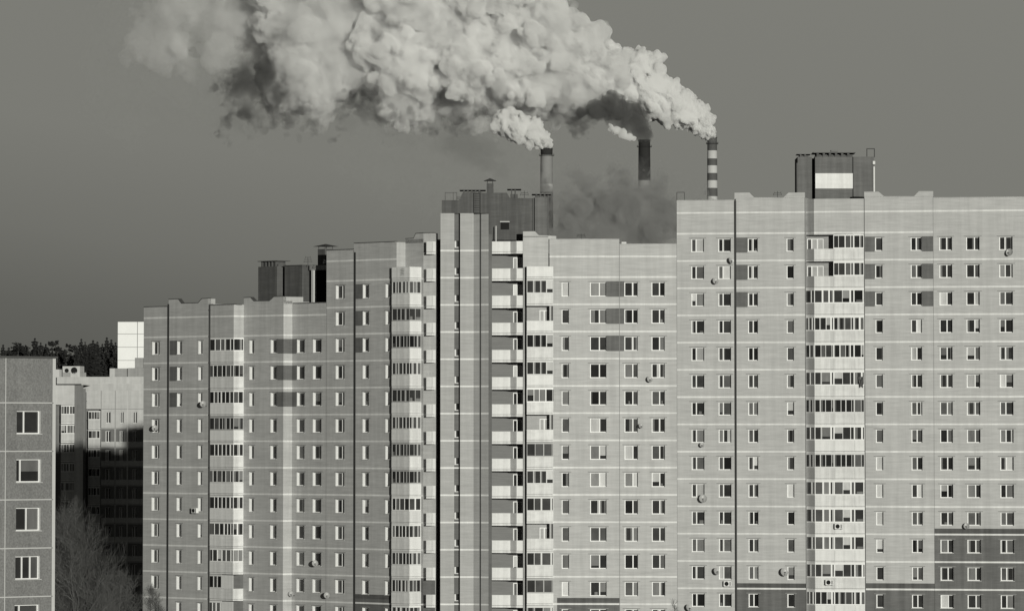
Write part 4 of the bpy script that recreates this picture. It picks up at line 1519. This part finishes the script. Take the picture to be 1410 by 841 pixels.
rb(86, 97, 512, 530, 'brick_mid'); rb(97, 110, 512, 530, 'panel')
mbx.build('roof_house', bB)
mbx = MB()      # vent block with two round openings
rb(86, 110, 503.5, 512.4, 'panel', .05, 2)
for c, rd in ((91.8, .32), (102, .5)):
    p = rs.at(rs.u(c, 509), rs.z(509.5, px=c), .0)
    q = rs.at(rs.u(c, 509), rs.z(509.5, px=c), .08)
    mbx.tube(p, q, rd, rd, 'black', 16)
mbx.build('vent_shaft', bB)
mbx = MB(); rb(151, 158, 506.5, 519, 'panel'); rb(158, 174, 506.5, 526, 'brick_mid', .2); rb(175.5, 190, 506, 526, 'brick_mid', .1); rb(190, 206, 506, 526, 'brick_mid')
mbx.build('roof_house', bB)
mbx = MB(); rb(184.8, 196, 492, 506.2, 'brick_mid', .3, 2); mbx.build('vent_shaft', bB)
for a_ in ((78, 84.6, 508, 527, 'concrete_light', -1, 1.2), (166, 171, 523, 526.5, 'black', -1.5, .5), (177, 187, 523, 526.5, 'black', -1.5, .5), (173, 177, 518, 522.5, 'flash', -1.5, .5)):
    mbx = MB(); rb(*a_); mbx.build('roof_vent', bB)

# ================================================================== white tiled tower end far behind
DW = 1490.0
W = Seg(plan(162.2, DW, 470), R(6))
bW = root('panel_building', (W.p.x, W.p.y, 0), 'bright white end wall of a distant panel tower above the gap', 'apartment building')
mb = MB()
wu0, wu1 = 0, W.u(232, 470)
ztw = W.z(442.6, px=175)
js = [W.z(y, px=175) for y in (459.2, 477.6, 495.5)]
pj = (js[0] - js[2]) / 2
js = [js[0] - pj * k for k in range(25)]
zn = [(wu0, wu1, z - .06, z + .06, 'lintel') for z in js]
zn.append((W.u(189.2, 470) - .08, W.u(189.2, 470) + .08, 0, ztw, 'lintel'))
wall(mb, W, wu0, wu1, 0, ztw, 'tile', (), zn)
body(mb, W, wu0, wu1, ztw, depth=30, m='panel')
mb.build('wall', bW)

# ================================================================== factory chimneys
def chimney(px, wpx, D, pyt, bands, label, ring=True, lean=0):
    c = plan(px, D, pyt)
    rt = wpx / 2 / F * D
    H = zof(px, pyt, D)
    o = root('factory_chimney', (c.x, c.y, 0), label, 'chimney')
    rad = lambda z: rt * (1 + .55 * (1 - z / H))
    mb = MB()
    zs = sorted({0.0, H} | {zof(px, y, D) for y, _ in bands} | {H * i / 8 for i in range(8)})
    n = 28
    for z0, z1 in zip(zs[:-1], zs[1:]):
        zc = (z0 + z1) / 2
        m = bands[-1][1]
        for y, mm in bands:
            if zc > zof(px, y, D):
                m = mm
                break
        r0, r1 = rad(z0), rad(z1)
        for k in range(n):
            a, b = 2 * math.pi * k / n, 2 * math.pi * (k + 1) / n
            mb.poly([(r0 * math.cos(a), r0 * math.sin(a), z0), (r0 * math.cos(b), r0 * math.sin(b), z0), (r1 * math.cos(b), r1 * math.sin(b), z1), (r1 * math.cos(a), r1 * math.sin(a), z1)], m)
    link('shaft', mb.mesh('shaft'), o)
    mb = MB()
    mb.tube((0, 0, H - .6), (0, 0, H + .15), rt * 1.05, rt * 1.05, 'ch_black', 28)
    link('rim', mb.mesh('rim'), o)
    for dy in ((9.8,) if ring else ()):
        z = zof(px, pyt + dy, D)
        mb = MB()
        mb.tube((0, 0, z), (0, 0, z + .25), rt * 1.28, rt * 1.28, 'ch_black', 28)
        for k in range(28):
            a = 2 * math.pi * k / 28
            x, y = rt * 1.26 * math.cos(a), rt * 1.26 * math.sin(a)
            mb.tube((x, y, z), (x, y, z + 1.3), .07, .07, 'ch_black', 4)
        link('gallery', mb.mesh('gallery'), o)
    return o, c, rt, H


D1, D2, D3c = 3600.0, 3560.0, 3500.0
chimney(980.6, 13.2, D1, 188.4, [(207, 'ch_dark'), (218, 'ch_light'), (227.6, 'ch_dark'), (238, 'ch_light'), (248, 'ch_dark'), (258.5, 'ch_light'), (270, 'ch_dark'), (282, 'ch_light'), (900, 'ch_grey')], 'striped industrial chimney feeding the widest white steam plume')
chimney(887.2, 16.0, D2, 192.5, [(248, 'ch_black'), (900, 'ch_grey')], 'soot dark industrial chimney giving off dark smoke')
chimney(752.6, 16.4, D3c, 204.4, [(213, 'ch_black'), (253, 'ch_grey'), (264, 'ch_light'), (276, 'ch_grey'), (290, 'ch_light'), (900, 'ch_grey')], 'industrial chimney with a short white puff, rising behind the roof house of the stair tower')
# ================================================================== wooded hill on the horizon
def hill_h(x, y):
    return 39.5 * math.exp(-max(0, abs(y - 1900) - 50) ** 2 / 170 ** 2) * (.95 + .05 * math.sin(x * .011 + 1)) * (1 / (1 + math.exp((x + 20) / 60)))


hm = MB()
nx, ny = 40, 24
HX = [-1500 + 1800 * i / nx for i in range(nx + 1)]
HY = [1620 + 860 * j / ny for j in range(ny + 1)]
for i in range(nx):
    for j in range(ny):
        P = [(HX[a], HY[b], hill_h(HX[a], HY[b]) - .3) for a, b in ((i, j), (i + 1, j), (i + 1, j + 1), (i, j + 1))]
        hm.poly(P, 'hill')
tag(hm.build('hill'), 'low dark wooded rise behind the panel buildings', 'hill', kind='structure')


def spruce_mesh(seed, h=23.0):
    rng = random.Random(seed)
    t, c = MB(), MB()
    t.tube((0, 0, -1), (0, 0, h * .93), .22, .05, 'trunk', 6)
    n = 30
    for i in range(n):
        q = i / (n - 1)
        z = h * (.10 + .88 * q)
        r = (3.6 * (1 - q) ** .62 + .3) * rng.uniform(.7, 1.15)
        nb = 14 if q < .7 else 9
        a0 = rng.uniform(0, 6.28)
        for k in range(nb):
            if rng.random() < .1:
                continue
            a = a0 + 2 * math.pi * k / nb + rng.uniform(-.25, .25)
            rr = r * rng.uniform(.6, 1.25)
            wv = .3 + .42 * rr / 2.5
            dz = -rr * rng.uniform(.25, .6)
            d = Vector((math.cos(a), math.sin(a), 0)); p = Vector((-d.y, d.x, 0))
            s = Vector((0, 0, z))
            e = s + d * rr + Vector((0, 0, dz))
            m_ = s + d * rr * .55 + Vector((0, 0, dz * .35))
            c.poly([s, m_ - p * wv + Vector((0, 0, -.25)), e], 'spruce')
            c.poly([s, e, m_ + p * wv + Vector((0, 0, -.25))], 'spruce')
            c.poly([s + Vector((0, 0, .1)), m_ + Vector((0, 0, -.9)), e], 'spruce')
    return t.mesh('trunk'), c.mesh('crown')


def pine_mesh(seed, h=23.0):
    """looser crown: irregular clumps of needles on a bare trunk"""
    rng = random.Random(seed)
    t, c = MB(), MB()
    t.tube((0, 0, -1), (0, 0, h * .9), .22, .07, 'trunk', 6)
    for i in range(46):
        q = rng.uniform(.38, 1)
        r = 3.3 * (1 - ((q - .62) / .44) ** 2 * .8) * rng.uniform(.2, 1)
        a = rng.uniform(0, 6.28)
        o = Vector((r * math.cos(a), r * math.sin(a), h * q * .98))
        sz = rng.uniform(.5, 1.15)
        for k in range(15):
            v = Vector((rng.gauss(0, 1), rng.gauss(0, 1), rng.gauss(0, .6))).normalized() * sz
            w_ = v.orthogonal().normalized() * (.28 * sz)
            c.poly([o, o + v * .6 + w_, o + v, o + v * .6 - w_], 'spruce')
    return t.mesh('trunk'), c.mesh('crown')


SPR = [spruce_mesh(i) for i in range(9)] + [pine_mesh(30 + i) for i in range(2)]
rng = random.Random(11)
# treetops as they stand along the skyline: (pixel column, height of the top)
TOPS = [(4, 474), (12, 478), (19, 477), (25, 470), (33, 479), (40, 477), (48, 465), (49, 474), (56, 471), (63, 473), (71, 472), (79, 471), (84, 478), (96, 475), (105, 480), (112, 466), (117, 470), (122, 474), (128, 468), (134, 470), (141, 473), (147, 464), (153, 467), (159, 471), (165, 470)]
for px, py in TOPS:
    for row in range(3):
        D = 1850 + row * 26 + rng.uniform(-9, 9)
        x = px + (rng.uniform(-6, 6) if row else 0)
        top = zof(x, py + (rng.uniform(4, 20) if row else 0) * (1 if row < 3 else 1.4), D)
        p = plan(x, D, 500)
        sc = rng.uniform(.75, 1.2) * (1.0 if row else 1.05)
        z0 = min(top - 23 * .98 * sc, hill_h(p.x, p.y))
        sc = max(sc, (top - z0) / (23 * .98))
        t, c = rng.choice(SPR)
        o = root('spruce_tree', (p.x, p.y, z0), 'dark spruce crowded on the wooded rise behind the panel buildings', 'tree', 'spruces on the wooded rise')
        o.scale = (sc * rng.uniform(.8, 1.35),) * 2 + (sc,)
        o.rotation_euler = (0, 0, rng.uniform(0, 6))
        link('trunk', t, o); link('crown', c, o)


# ================================================================== bare trees
def bare_tree(x, y, h, seed, label, spread=.32, twig=5, name='bare_tree', base_r=None, thin=1.0, ngrow=40, limbs=3):
    rng = random.Random(seed)
    tr, tw = MB(), MB()
    o = root(name, (x, y, 0), label, 'tree')
    base_r = base_r or h * .009

    def grow(p, d, L, r, lev, mbx):
        n = 5 if lev < 3 else 4
        q = p
        for i in range(n):
            d2 = (d + Vector((rng.uniform(-1, 1), rng.uniform(-1, 1), rng.uniform(-.2, .8))) * (.16 + .07 * lev)).normalized()
            e = q + d2 * (L / n)
            r1 = r * .86
            (mbx if lev < 2 else tw).tube(q, e, r, r1, 'bark', 5 if lev < 2 else 3, caps=False)
            r = r1
            if lev < twig and (lev > 0 or i > 0):
                kids = 2 if lev < 3 else (2 if rng.random() < .75 else 3)
                for _ in range(kids):
                    side = Vector((rng.uniform(-1, 1), rng.uniform(-1, 1), rng.uniform(-.25, .55)))
                    side = (side - d2 * side.dot(d2)).normalized()
                    dd = (d2 * rng.uniform(.5, 1.0) + side * rng.uniform(.5, .9) + Vector((0, 0, .15))).normalized()
                    grow(e, dd, L * rng.uniform(.5, .68), max(r * .5, .006 * thin), lev + 1, mbx)
            q, d = e, d2
    # leader with side limbs
    q, d, r = Vector((0, 0, 0)), Vector((0, 0, 1)), base_r
    for i in range(ngrow):
        d = (d + Vector((rng.uniform(-1, 1), rng.uniform(-1, 1), 1.2)) * .07).normalized()
        e = q + d * (h / ngrow)
        r1 = base_r * (1 - (i + 1) / ngrow) + .015
        tr.tube(q, e, r, r1, 'bark', 7, caps=False)
        r = r1
        t = (i + 1) / ngrow
        if t > .25:
            for _ in range(limbs):
                a = rng.uniform(0, 6.28)
                el = rng.uniform(.4, 1.1)
                dd = Vector((math.cos(a) * math.cos(el), math.sin(a) * math.cos(el), math.sin(el)))
                L = h * spread * (1.06 - t) ** .75 * min(1, .45 + 1.6 * (t - .25)) * rng.uniform(.6, 1.05) + .3
                grow(e, dd, L, max(r * .45, .015), 2, tr)
        q = e
    link('trunk', tr.mesh('trunk'), o)
    link('crown', tw.mesh('crown'), o)
    return o


DT_ = 450.0
p = plan(97, DT_, 800); bare_tree(p.x, p.y, zof(97, 716, DT_), 3, 'tall leafless tree beside the nearest panel building, dim against the shadow', .36, 4)
p = plan(122, DT_ + 6, 800); bare_tree(p.x, p.y, zof(122, 738, DT_ + 6), 8, 'leafless tree in the shaded gap, right beside the tallest bare tree', .30, 4)
p = plan(157, DT_ + 20, 800); bare_tree(p.x, p.y, zof(157, 802, DT_ + 20), 5, 'shorter leafless tree low in the middle of the shaded gap', .34, 4)
p = plan(216, 560, 800); bare_tree(p.x, p.y, zof(216, 816, 560), 6, 'thin bare treetop just reaching the bottom edge before the left brick wing', .2, 4)
p = plan(946, 520, 800); bare_tree(p.x, p.y, zof(946, 829, 520), 9, 'single bare twig top reaching the bottom edge before the narrow tall block', .14, 3)

print('TREE POLYS', sum(len(o.data.polygons) for o in bpy.data.objects if o.type=='MESH' and o.name.startswith('crown')))
# ================================================================== steam and smoke: hulls of billows filled with an even cloud
DS = 3600.0
KM = DS / F                                # metres per photograph pixel at the chimneys


def noise3(shape, beta, seed):
    """smooth random field, unit variance"""
    rg = np.random.default_rng(seed)
    k = np.fft.rfftn(rg.standard_normal(shape).astype(np.float32))
    f = [np.fft.fftfreq(n) for n in shape[:2]] + [np.fft.rfftfreq(shape[2])]
    kk = np.sqrt(f[0][:, None, None] ** 2 + f[1][None, :, None] ** 2 + f[2][None, None, :] ** 2)
    kk[0, 0, 0] = 1
    amp = (kk + .008) ** (-beta) * np.exp(-(kk / .33) ** 2)
    a = np.fft.irfftn(k * amp, s=shape)
    return (a / a.std()).astype(np.float32)


def surface_nets(fv, lo, h):
    """quad mesh of the zero level of fv (positive inside); returns verts in grid space (scaled), quads"""
    s = fv > 0
    nx, ny, nz = fv.shape
    c = [s[i:nx - 1 + i, j:ny - 1 + j, k:nz - 1 + k] for i in (0, 1) for j in (0, 1) for k in (0, 1)]
    cnt = sum(x.astype(np.int8) for x in c)
    act = (cnt > 0) & (cnt < 8)
    idx = np.full(act.shape, -1, np.int64)
    P = np.argwhere(act)
    idx[act] = np.arange(len(P))
    acc = np.zeros((len(P), 3)); n = np.zeros(len(P))
    cor = [(i, j, k) for i in (0, 1) for j in (0, 1) for k in (0, 1)]
    for a in range(8):
        for b in range(a + 1, 8):
            d = [abs(cor[a][q] - cor[b][q]) for q in range(3)]
            if sum(d) != 1:
                continue
            va = fv[P[:, 0] + cor[a][0], P[:, 1] + cor[a][1], P[:, 2] + cor[a][2]]
            vb = fv[P[:, 0] + cor[b][0], P[:, 1] + cor[b][1], P[:, 2] + cor[b][2]]
            x = (va > 0) != (vb > 0)
            t = np.where(x, va / np.where(x, va - vb, 1), 0)
            for q in range(3):
                acc[:, q] += np.where(x, cor[a][q] + t * (cor[b][q] - cor[a][q]), 0)
            n += x
    V = P + acc / n[:, None]
    Q = []
    for ax in range(3):
        sl0 = [slice(None)] * 3; sl1 = [slice(None)] * 3
        sl0[ax] = slice(0, -1); sl1[ax] = slice(1, None)
        e = s[tuple(sl0)] != s[tuple(sl1)]
        E = np.argwhere(e)
        o1, o2 = [(1, 2), (2, 0), (0, 1)][ax]
        E = E[(E[:, o1] > 0) & (E[:, o2] > 0) & (E[:, o1] < fv.shape[o1] - 1) & (E[:, o2] < fv.shape[o2] - 1)]
        ins = s[E[:, 0], E[:, 1], E[:, 2]]
        q = []
        for (da, db) in ((0, 0), (-1, 0), (-1, -1), (0, -1)):
            c_ = E.copy(); c_[:, o1] += da; c_[:, o2] += db
            q.append(idx[c_[:, 0], c_[:, 1], c_[:, 2]])
        q = np.stack(q, 1)
        q[~ins] = q[~ins][:, ::-1]
        Q.append(q[(q >= 0).all(1)])
    return lo + V * h, np.concatenate(Q)


def billows(puffs, h, seed, n1=26, n2=9, amp=.10, jit=.06, beta=1.9, pad=8, rel=(.28, .5), depth_scale=1.0, rough=0.0):
    """puffs (x, y, r[, q]) in photograph pixels -> billowing hull as verts (x, y, q) and quads"""
    rg = np.random.default_rng(seed)
    S = []
    for p in puffs:
        x, y, r = p[:3]
        q = p[3] if len(p) > 3 else rg.uniform(-.55, .25) * r
        S.append((x, y, q, r))
        for _ in range(n1 if r > 9 else n1 // 2):
            d = rg.standard_normal(3); d /= np.linalg.norm(d)
            if d[2] > .55:
                continue                      # the far side is never looked at
            r1 = r * rg.uniform(*rel)
            c = np.array((x, y, q)) + d * (r * rg.uniform(.70, .98))
            S.append((*c, r1))
            for _ in range(n2 if r1 > 3 * h else 0):
                e = rg.standard_normal(3); e /= np.linalg.norm(e)
                e = e + d * .7; e /= np.linalg.norm(e)
                r2 = r1 * rg.uniform(.3, .52)
                S.append((*(c + e * (r1 * rg.uniform(.7, 1.0))), r2))
    S = np.array(S)
    std = amp * h * 10
    mg = 4 + 3 * std
    pad = 6 + 2.5 * std
    lo = (S[:, :3] - S[:, 3:4]).min(0) - pad
    hi = (S[:, :3] + S[:, 3:4]).max(0) + pad
    lo[1] = max(lo[1], -130)
    n = np.ceil((hi - lo) / h).astype(int) + 1
    n += n % 2
    fv = np.full(tuple(n), -1e3, np.float32)
    ax = [lo[i] + h * np.arange(n[i]) for i in range(3)]
    for x, y, q, r in S:
        a = np.maximum(np.floor((np.array((x, y, q)) - r - mg - lo) / h).astype(int), 0)
        b = np.minimum(np.ceil((np.array((x, y, q)) + r + mg - lo) / h).astype(int) + 1, n)
        if (b <= a).any():
            continue
        X = (ax[0][a[0]:b[0]] - x) ** 2; Y = (ax[1][a[1]:b[1]] - y) ** 2; Z = (ax[2][a[2]:b[2]] - q) ** 2
        d = r - np.sqrt(X[:, None, None] + Y[None, :, None] + Z[None, None, :]).astype(np.float32)
        v = fv[a[0]:b[0], a[1]:b[1], a[2]:b[2]]
        np.maximum(v, d, out=v)
    nz = noise3(fv.shape, beta, seed + 1)
    fv += np.clip(nz, -2.6, 2.6) * std
    if rough:
        fv += np.abs(noise3(fv.shape, 1.4, seed + 2)) * -rough
    fv[0] = fv[-1] = fv[:, 0] = fv[:, -1] = fv[:, :, 0] = fv[:, :, -1] = -1
    return surface_nets(fv, lo, h)


def cloud(name, V, Q, matl, D=DS, parent=None, deep=1.0):
    k = D / F
    base = pt(700, 150, D)
    W = np.empty_like(V)
    # pixel offsets become metres on a vertical plane at the plume's distance; q is depth, stretched by deep to strengthen self-shadowing
    W[:, 0] = (V[:, 0] - 700) * k
    W[:, 1] = V[:, 2] * k * deep
    W[:, 2] = (150 - V[:, 1]) * k
    me = bpy.data.meshes.new(name)
    me.vertices.add(len(W)); me.vertices.foreach_set('co', W.astype(np.float32).ravel())
    me.loops.add(Q.size); me.loops.foreach_set('vertex_index', Q.astype(np.int32).ravel())
    me.polygons.add(len(Q))
    me.polygons.foreach_set('loop_start', np.arange(0, Q.size, 4, dtype=np.int32))
    me.update(calc_edges=True)
    me.validate()
    me.materials.append(matl)
    o = bpy.data.objects.new(name, me)
    COL.objects.link(o)
    if parent is None:
        o.location = base
    else:
        o.parent = parent
        o.location = (0, base.y - parent.location.y, 0) if base.y != parent.location.y else (0, 0, 0)
    return o


NEAR = [(980, 183, 7, 0), (974, 175, 12, 0), (966, 167, 17, 0), (955, 160, 20, 0), (943, 152, 22, 0), (930, 144, 25, 0), (916, 138, 27, 0), (902, 130, 29, 0), (890, 118, 30, 0), (876, 112, 33, 0),
        (893, 88, 17, 5), (905, 78, 9, 5), (880, 76, 14, 0), (862, 86, 24, 5), (858, 118, 34, 0), (842, 100, 36, 0), (838, 132, 22, 0)]
MID = [(846, 102, 27), (822, 98, 32), (803, 108, 37), (795, 68, 33), (764, 34, 30), (768, 92, 44), (738, 50, 48), (742, 112, 40), (722, 5, 58), (702, 90, 50), (690, 128, 26), (662, 55, 58), (640, 108, 42),
       (612, 15, 66), (592, 118, 38), (562, 85, 54), (548, 128, 34), (532, 45, 44), (522, 100, 32), (578, 146, 22), (640, 148, 20), (782, 138, 22), (815, 138, 18), (690, -30, 60), (722, -35, 45), (560, -20, 60), (720, 138, 20), (505, 70, 20)]
LOBE2 = [(420, 118, 42), (402, 62, 46), (440, 36, 52), (462, 95, 36), (436, 148, 20), (402, 148, 17), (482, 10, 40), (395, 105, 30), (400, -20, 50), (450, -30, 50)]
LOBE3 = [(335, 20, 42), (285, 28, 40), (232, 48, 38), (300, 66, 32), (345, 60, 24), (205, 70, 24), (250, 10, 40), (330, -25, 40), (265, 85, 20)]
HAZY = [(160, 60, 42), (150, 110, 30), (190, 20, 45), (170, 160, 24), (230, 110, 36), (280, 130, 30), (470, 190, 26), (560, 205, 34), (620, 190, 30), (700, 205, 30), (520, 215, 24), (340, 180, 20), (640, 225, 24), (590, 250, 30), (520, 255, 24), (680, 235, 22)]
DARK = [(887, 188, 7.5, 0), (884, 178, 10.5, 0), (876, 167, 13, -2), (866, 158, 16, -4), (853, 151, 18, -8), (840, 146, 17, -12), (826, 148, 14, -14), (858, 168, 9, -8), (846, 164, 8, -10)]
UNDER = [(560, 168, 15, -45), (544, 184, 12, -45), (532, 194, 7, -45), (578, 180, 10, -45), (500, 130, 17, -30), (492, 150, 15, -40), (512, 156, 14, -40), (530, 164, 12, -40), (345, 150, 19, -30), (325, 156, 11, -30), (333, 125, 22, -20), (365, 95, 19, -30),
         (372, 60, 12, -25), (376, 30, 9, -25), (368, 125, 18, -30), (378, 158, 13, -40), (405, 167, 10, -45), (435, 169, 10, -45), (465, 160, 13, -45), (484, 140, 12, -40), (600, 170, 11, -50), (630, 166, 9, -50), (595, 185, 7, -50), (523, 30, 10, -40), (512, 48, 10, -40), (498, 62, 9, -40), (660, 160, 9, -45), (690, 158, 8, -45), (790, 150, 10, -40), (770, 158, 8, -40), (815, 160, 8, -30), (355, 78, 13, -20), (318, 150, 9, -20), (460, 195, 6, -40), (575, 205, 5, -45)]
SMALL = [(756, 204, 5.5, 0), (751, 198, 9, 0), (743, 191, 13, 0), (732, 184, 16, 0), (718, 176, 18, 0), (704, 170, 17, 0), (691, 168, 13, 0)]
SMALLW = [(676, 170, 9), (664, 173, 8), (653, 176, 6), (690, 182, 7), (700, 192, 5)]
PUFF2 = [(873, 192, 3.5, -9), (866, 189, 5.5, -9), (858, 185, 7, -9), (849, 181, 6, -9), (842, 178, 4, -9)]
BANK = [(880, 275, 34), (845, 290, 44), (800, 290, 44), (915, 300, 36), (808, 252, 24), (830, 330, 50), (900, 335, 40), (785, 320, 36), (888, 262, 26), (852, 248, 24), (890, 300, 36), (875, 325, 36)]
BANK2 = [(985, 285, 18), (1010, 290, 16), (960, 290, 20), (1000, 300, 24), (1030, 300, 18)]

rb_ = random.Random(5)
for i in range(46):
    t_ = i / 45
    UNDER.append((315 + 480 * t_ + rb_.uniform(-6, 6), 168 - 14 * math.sin(t_ * 9) * .5 + rb_.uniform(-9, 12) - 6 * t_, rb_.uniform(4, 8.5), -40 + rb_.uniform(-8, 8)))
def puffy(m, scale, lo, hi):
    """uneven density inside a cloud"""
    t = m.node_tree
    v = next(n for n in t.nodes if n.type == 'PRINCIPLED_VOLUME')
    d = v.inputs['Density'].default_value
    g = t.nodes.new('ShaderNodeTexCoord')
    n = t.nodes.new('ShaderNodeTexNoise')
    n.inputs['Scale'].default_value = scale
    n.inputs['Detail'].default_value = 4
    n.inputs['Roughness'].default_value = .6
    t.links.new(g.outputs['Object'], n.inputs[0])
    r = t.nodes.new('ShaderNodeMapRange')
    r.inputs[1].default_value, r.inputs[2].default_value = .36, .64
    r.inputs[3].default_value, r.inputs[4].default_value = d * lo, d * hi
    t.links.new(n.outputs[0], r.inputs[0])
    t.links.new(r.outputs[0], v.inputs['Density'])
    m.cycles.homogeneous_volume = False
    return m


VM = {
    'soft': vol_mat('steam_soft_edge', .95, .028),
    'bank_edge': vol_mat('low_smoke_edge', .50, .006),
    'near': vol_mat('steam_dense', .982, .85),
    'mid': vol_mat('steam', .95, .21),
    'lobe2': vol_mat('steam_old', .925, .11),
    'lobe3': vol_mat('steam_thin', .93, .034),
    'hazy': vol_mat('steam_wisps', .62, .008),
    'dark': vol_mat('dark_smoke', .26, .22),
    'under': vol_mat('dark_smoke_trail', .20, .058),
    'small': vol_mat('steam_puff', .975, .9),
    'wisp': vol_mat('steam_shreds', .99, .06),
    'bank': vol_mat('low_smoke', .52, .11),
}
for k_, a_ in (('mid', (.07, .0, 2.0)), ('lobe2', (.05, .0, 2.1)), ('lobe3', (.035, .0, 2.1)), ('under', (.05, 0, 2.2)), ('soft', (.06, 0, 2.2))):
    puffy(VM[k_], *a_)
cy.volume_step_rate = .25
cy.volume_max_steps = 512
sp = cloud('steam_plume', *billows([(a, b + 1.5, r * (.88 if r > 10 else 1), q) for a, b, r, q in NEAR], 1.15, 1, n1=22, n2=8, amp=.09, rel=(.36, .62)), VM['near'], deep=1.7)
tag(sp, 'broad white steam plume billowing leftward from the striped chimney', 'steam', kind='stuff')
cloud('rolling_steam', *billows(MID, 1.9, 2, n1=26, n2=11, amp=.13, rel=(.3, .56)), VM['mid'], parent=sp, deep=1.9)
cloud('aged_steam', *billows(LOBE2, 1.9, 3, n1=20, n2=10, amp=.16, rel=(.32, .6)), VM['lobe2'], parent=sp, deep=1.8)
cloud('thinned_steam', *billows(LOBE3, 2.2, 4, n1=22, n2=8, amp=.35), VM['lobe3'], parent=sp)
cloud('fading_wisps', *billows(HAZY, 2.6, 5, n1=20, n2=6, amp=.5), VM['hazy'], parent=sp)
cloud('soft_edge', *billows([(a - 3, b + 4, r + 5) for a, b, r in MID + LOBE2], 2.4, 31, n1=18, n2=6, amp=.28, rough=3), VM['soft'], parent=sp, deep=1.9)
ds = cloud('dark_smoke', *billows(DARK, 1.1, 6, n1=24, n2=9, amp=.18, rough=.8), VM['dark'], D=3560)
tag(ds, 'dark smoke curling out of the sooty middle chimney under the white plume', 'smoke', kind='stuff')
cloud('drifting_smoke', *billows([(a, b, r * 1.3, q) for a, b, r, q in UNDER], 1.7, 7, n1=20, n2=8, amp=.5, rough=4), VM['under'], D=3575, parent=ds)
cloud('white_edge', *billows(PUFF2, .9, 8, n1=16, n2=5, amp=.12), VM['small'], D=3550, parent=ds)
ss = cloud('steam_puff', *billows(SMALL, 1.1, 9, n1=24, n2=8, amp=.12), VM['small'], D=D3c, deep=1.6)
tag(ss, 'short bright steam puff at the chimney above the stair tower', 'steam', kind='stuff')
cloud('fading_wisps', *billows(SMALLW, 1.2, 10, n1=14, n2=5, amp=.3), VM['wisp'], D=D3c, parent=ss)
bk_ = cloud('low_smoke', *billows([(a, b + 5, r * .82) for a, b, r in BANK], 2.2, 12, n1=18, n2=6, amp=.35, rough=4), VM['bank'], D=3430)
tag(bk_, 'dull low smoke hanging behind the roof of the block without balconies', 'smoke', kind='stuff')
cloud('low_smoke', *billows(BANK2, 2.2, 13, n1=14, n2=5, amp=.4), VM['bank'], D=3430, parent=bk_)
cloud('smoke_fringe', *billows([(a - 6, b - 6, r * 1.15) for a, b, r in BANK], 2.6, 21, n1=16, n2=5, amp=.55, rough=5), VM['bank_edge'], D=3430, parent=bk_)
cloud('smoke_fringe', *billows([(a - 30, b + 22, r * 1.35) for a, b, r in BANK], 3.0, 22, n1=14, n2=4, amp=.7, rough=6), VM['hazy'], D=3430, parent=bk_)
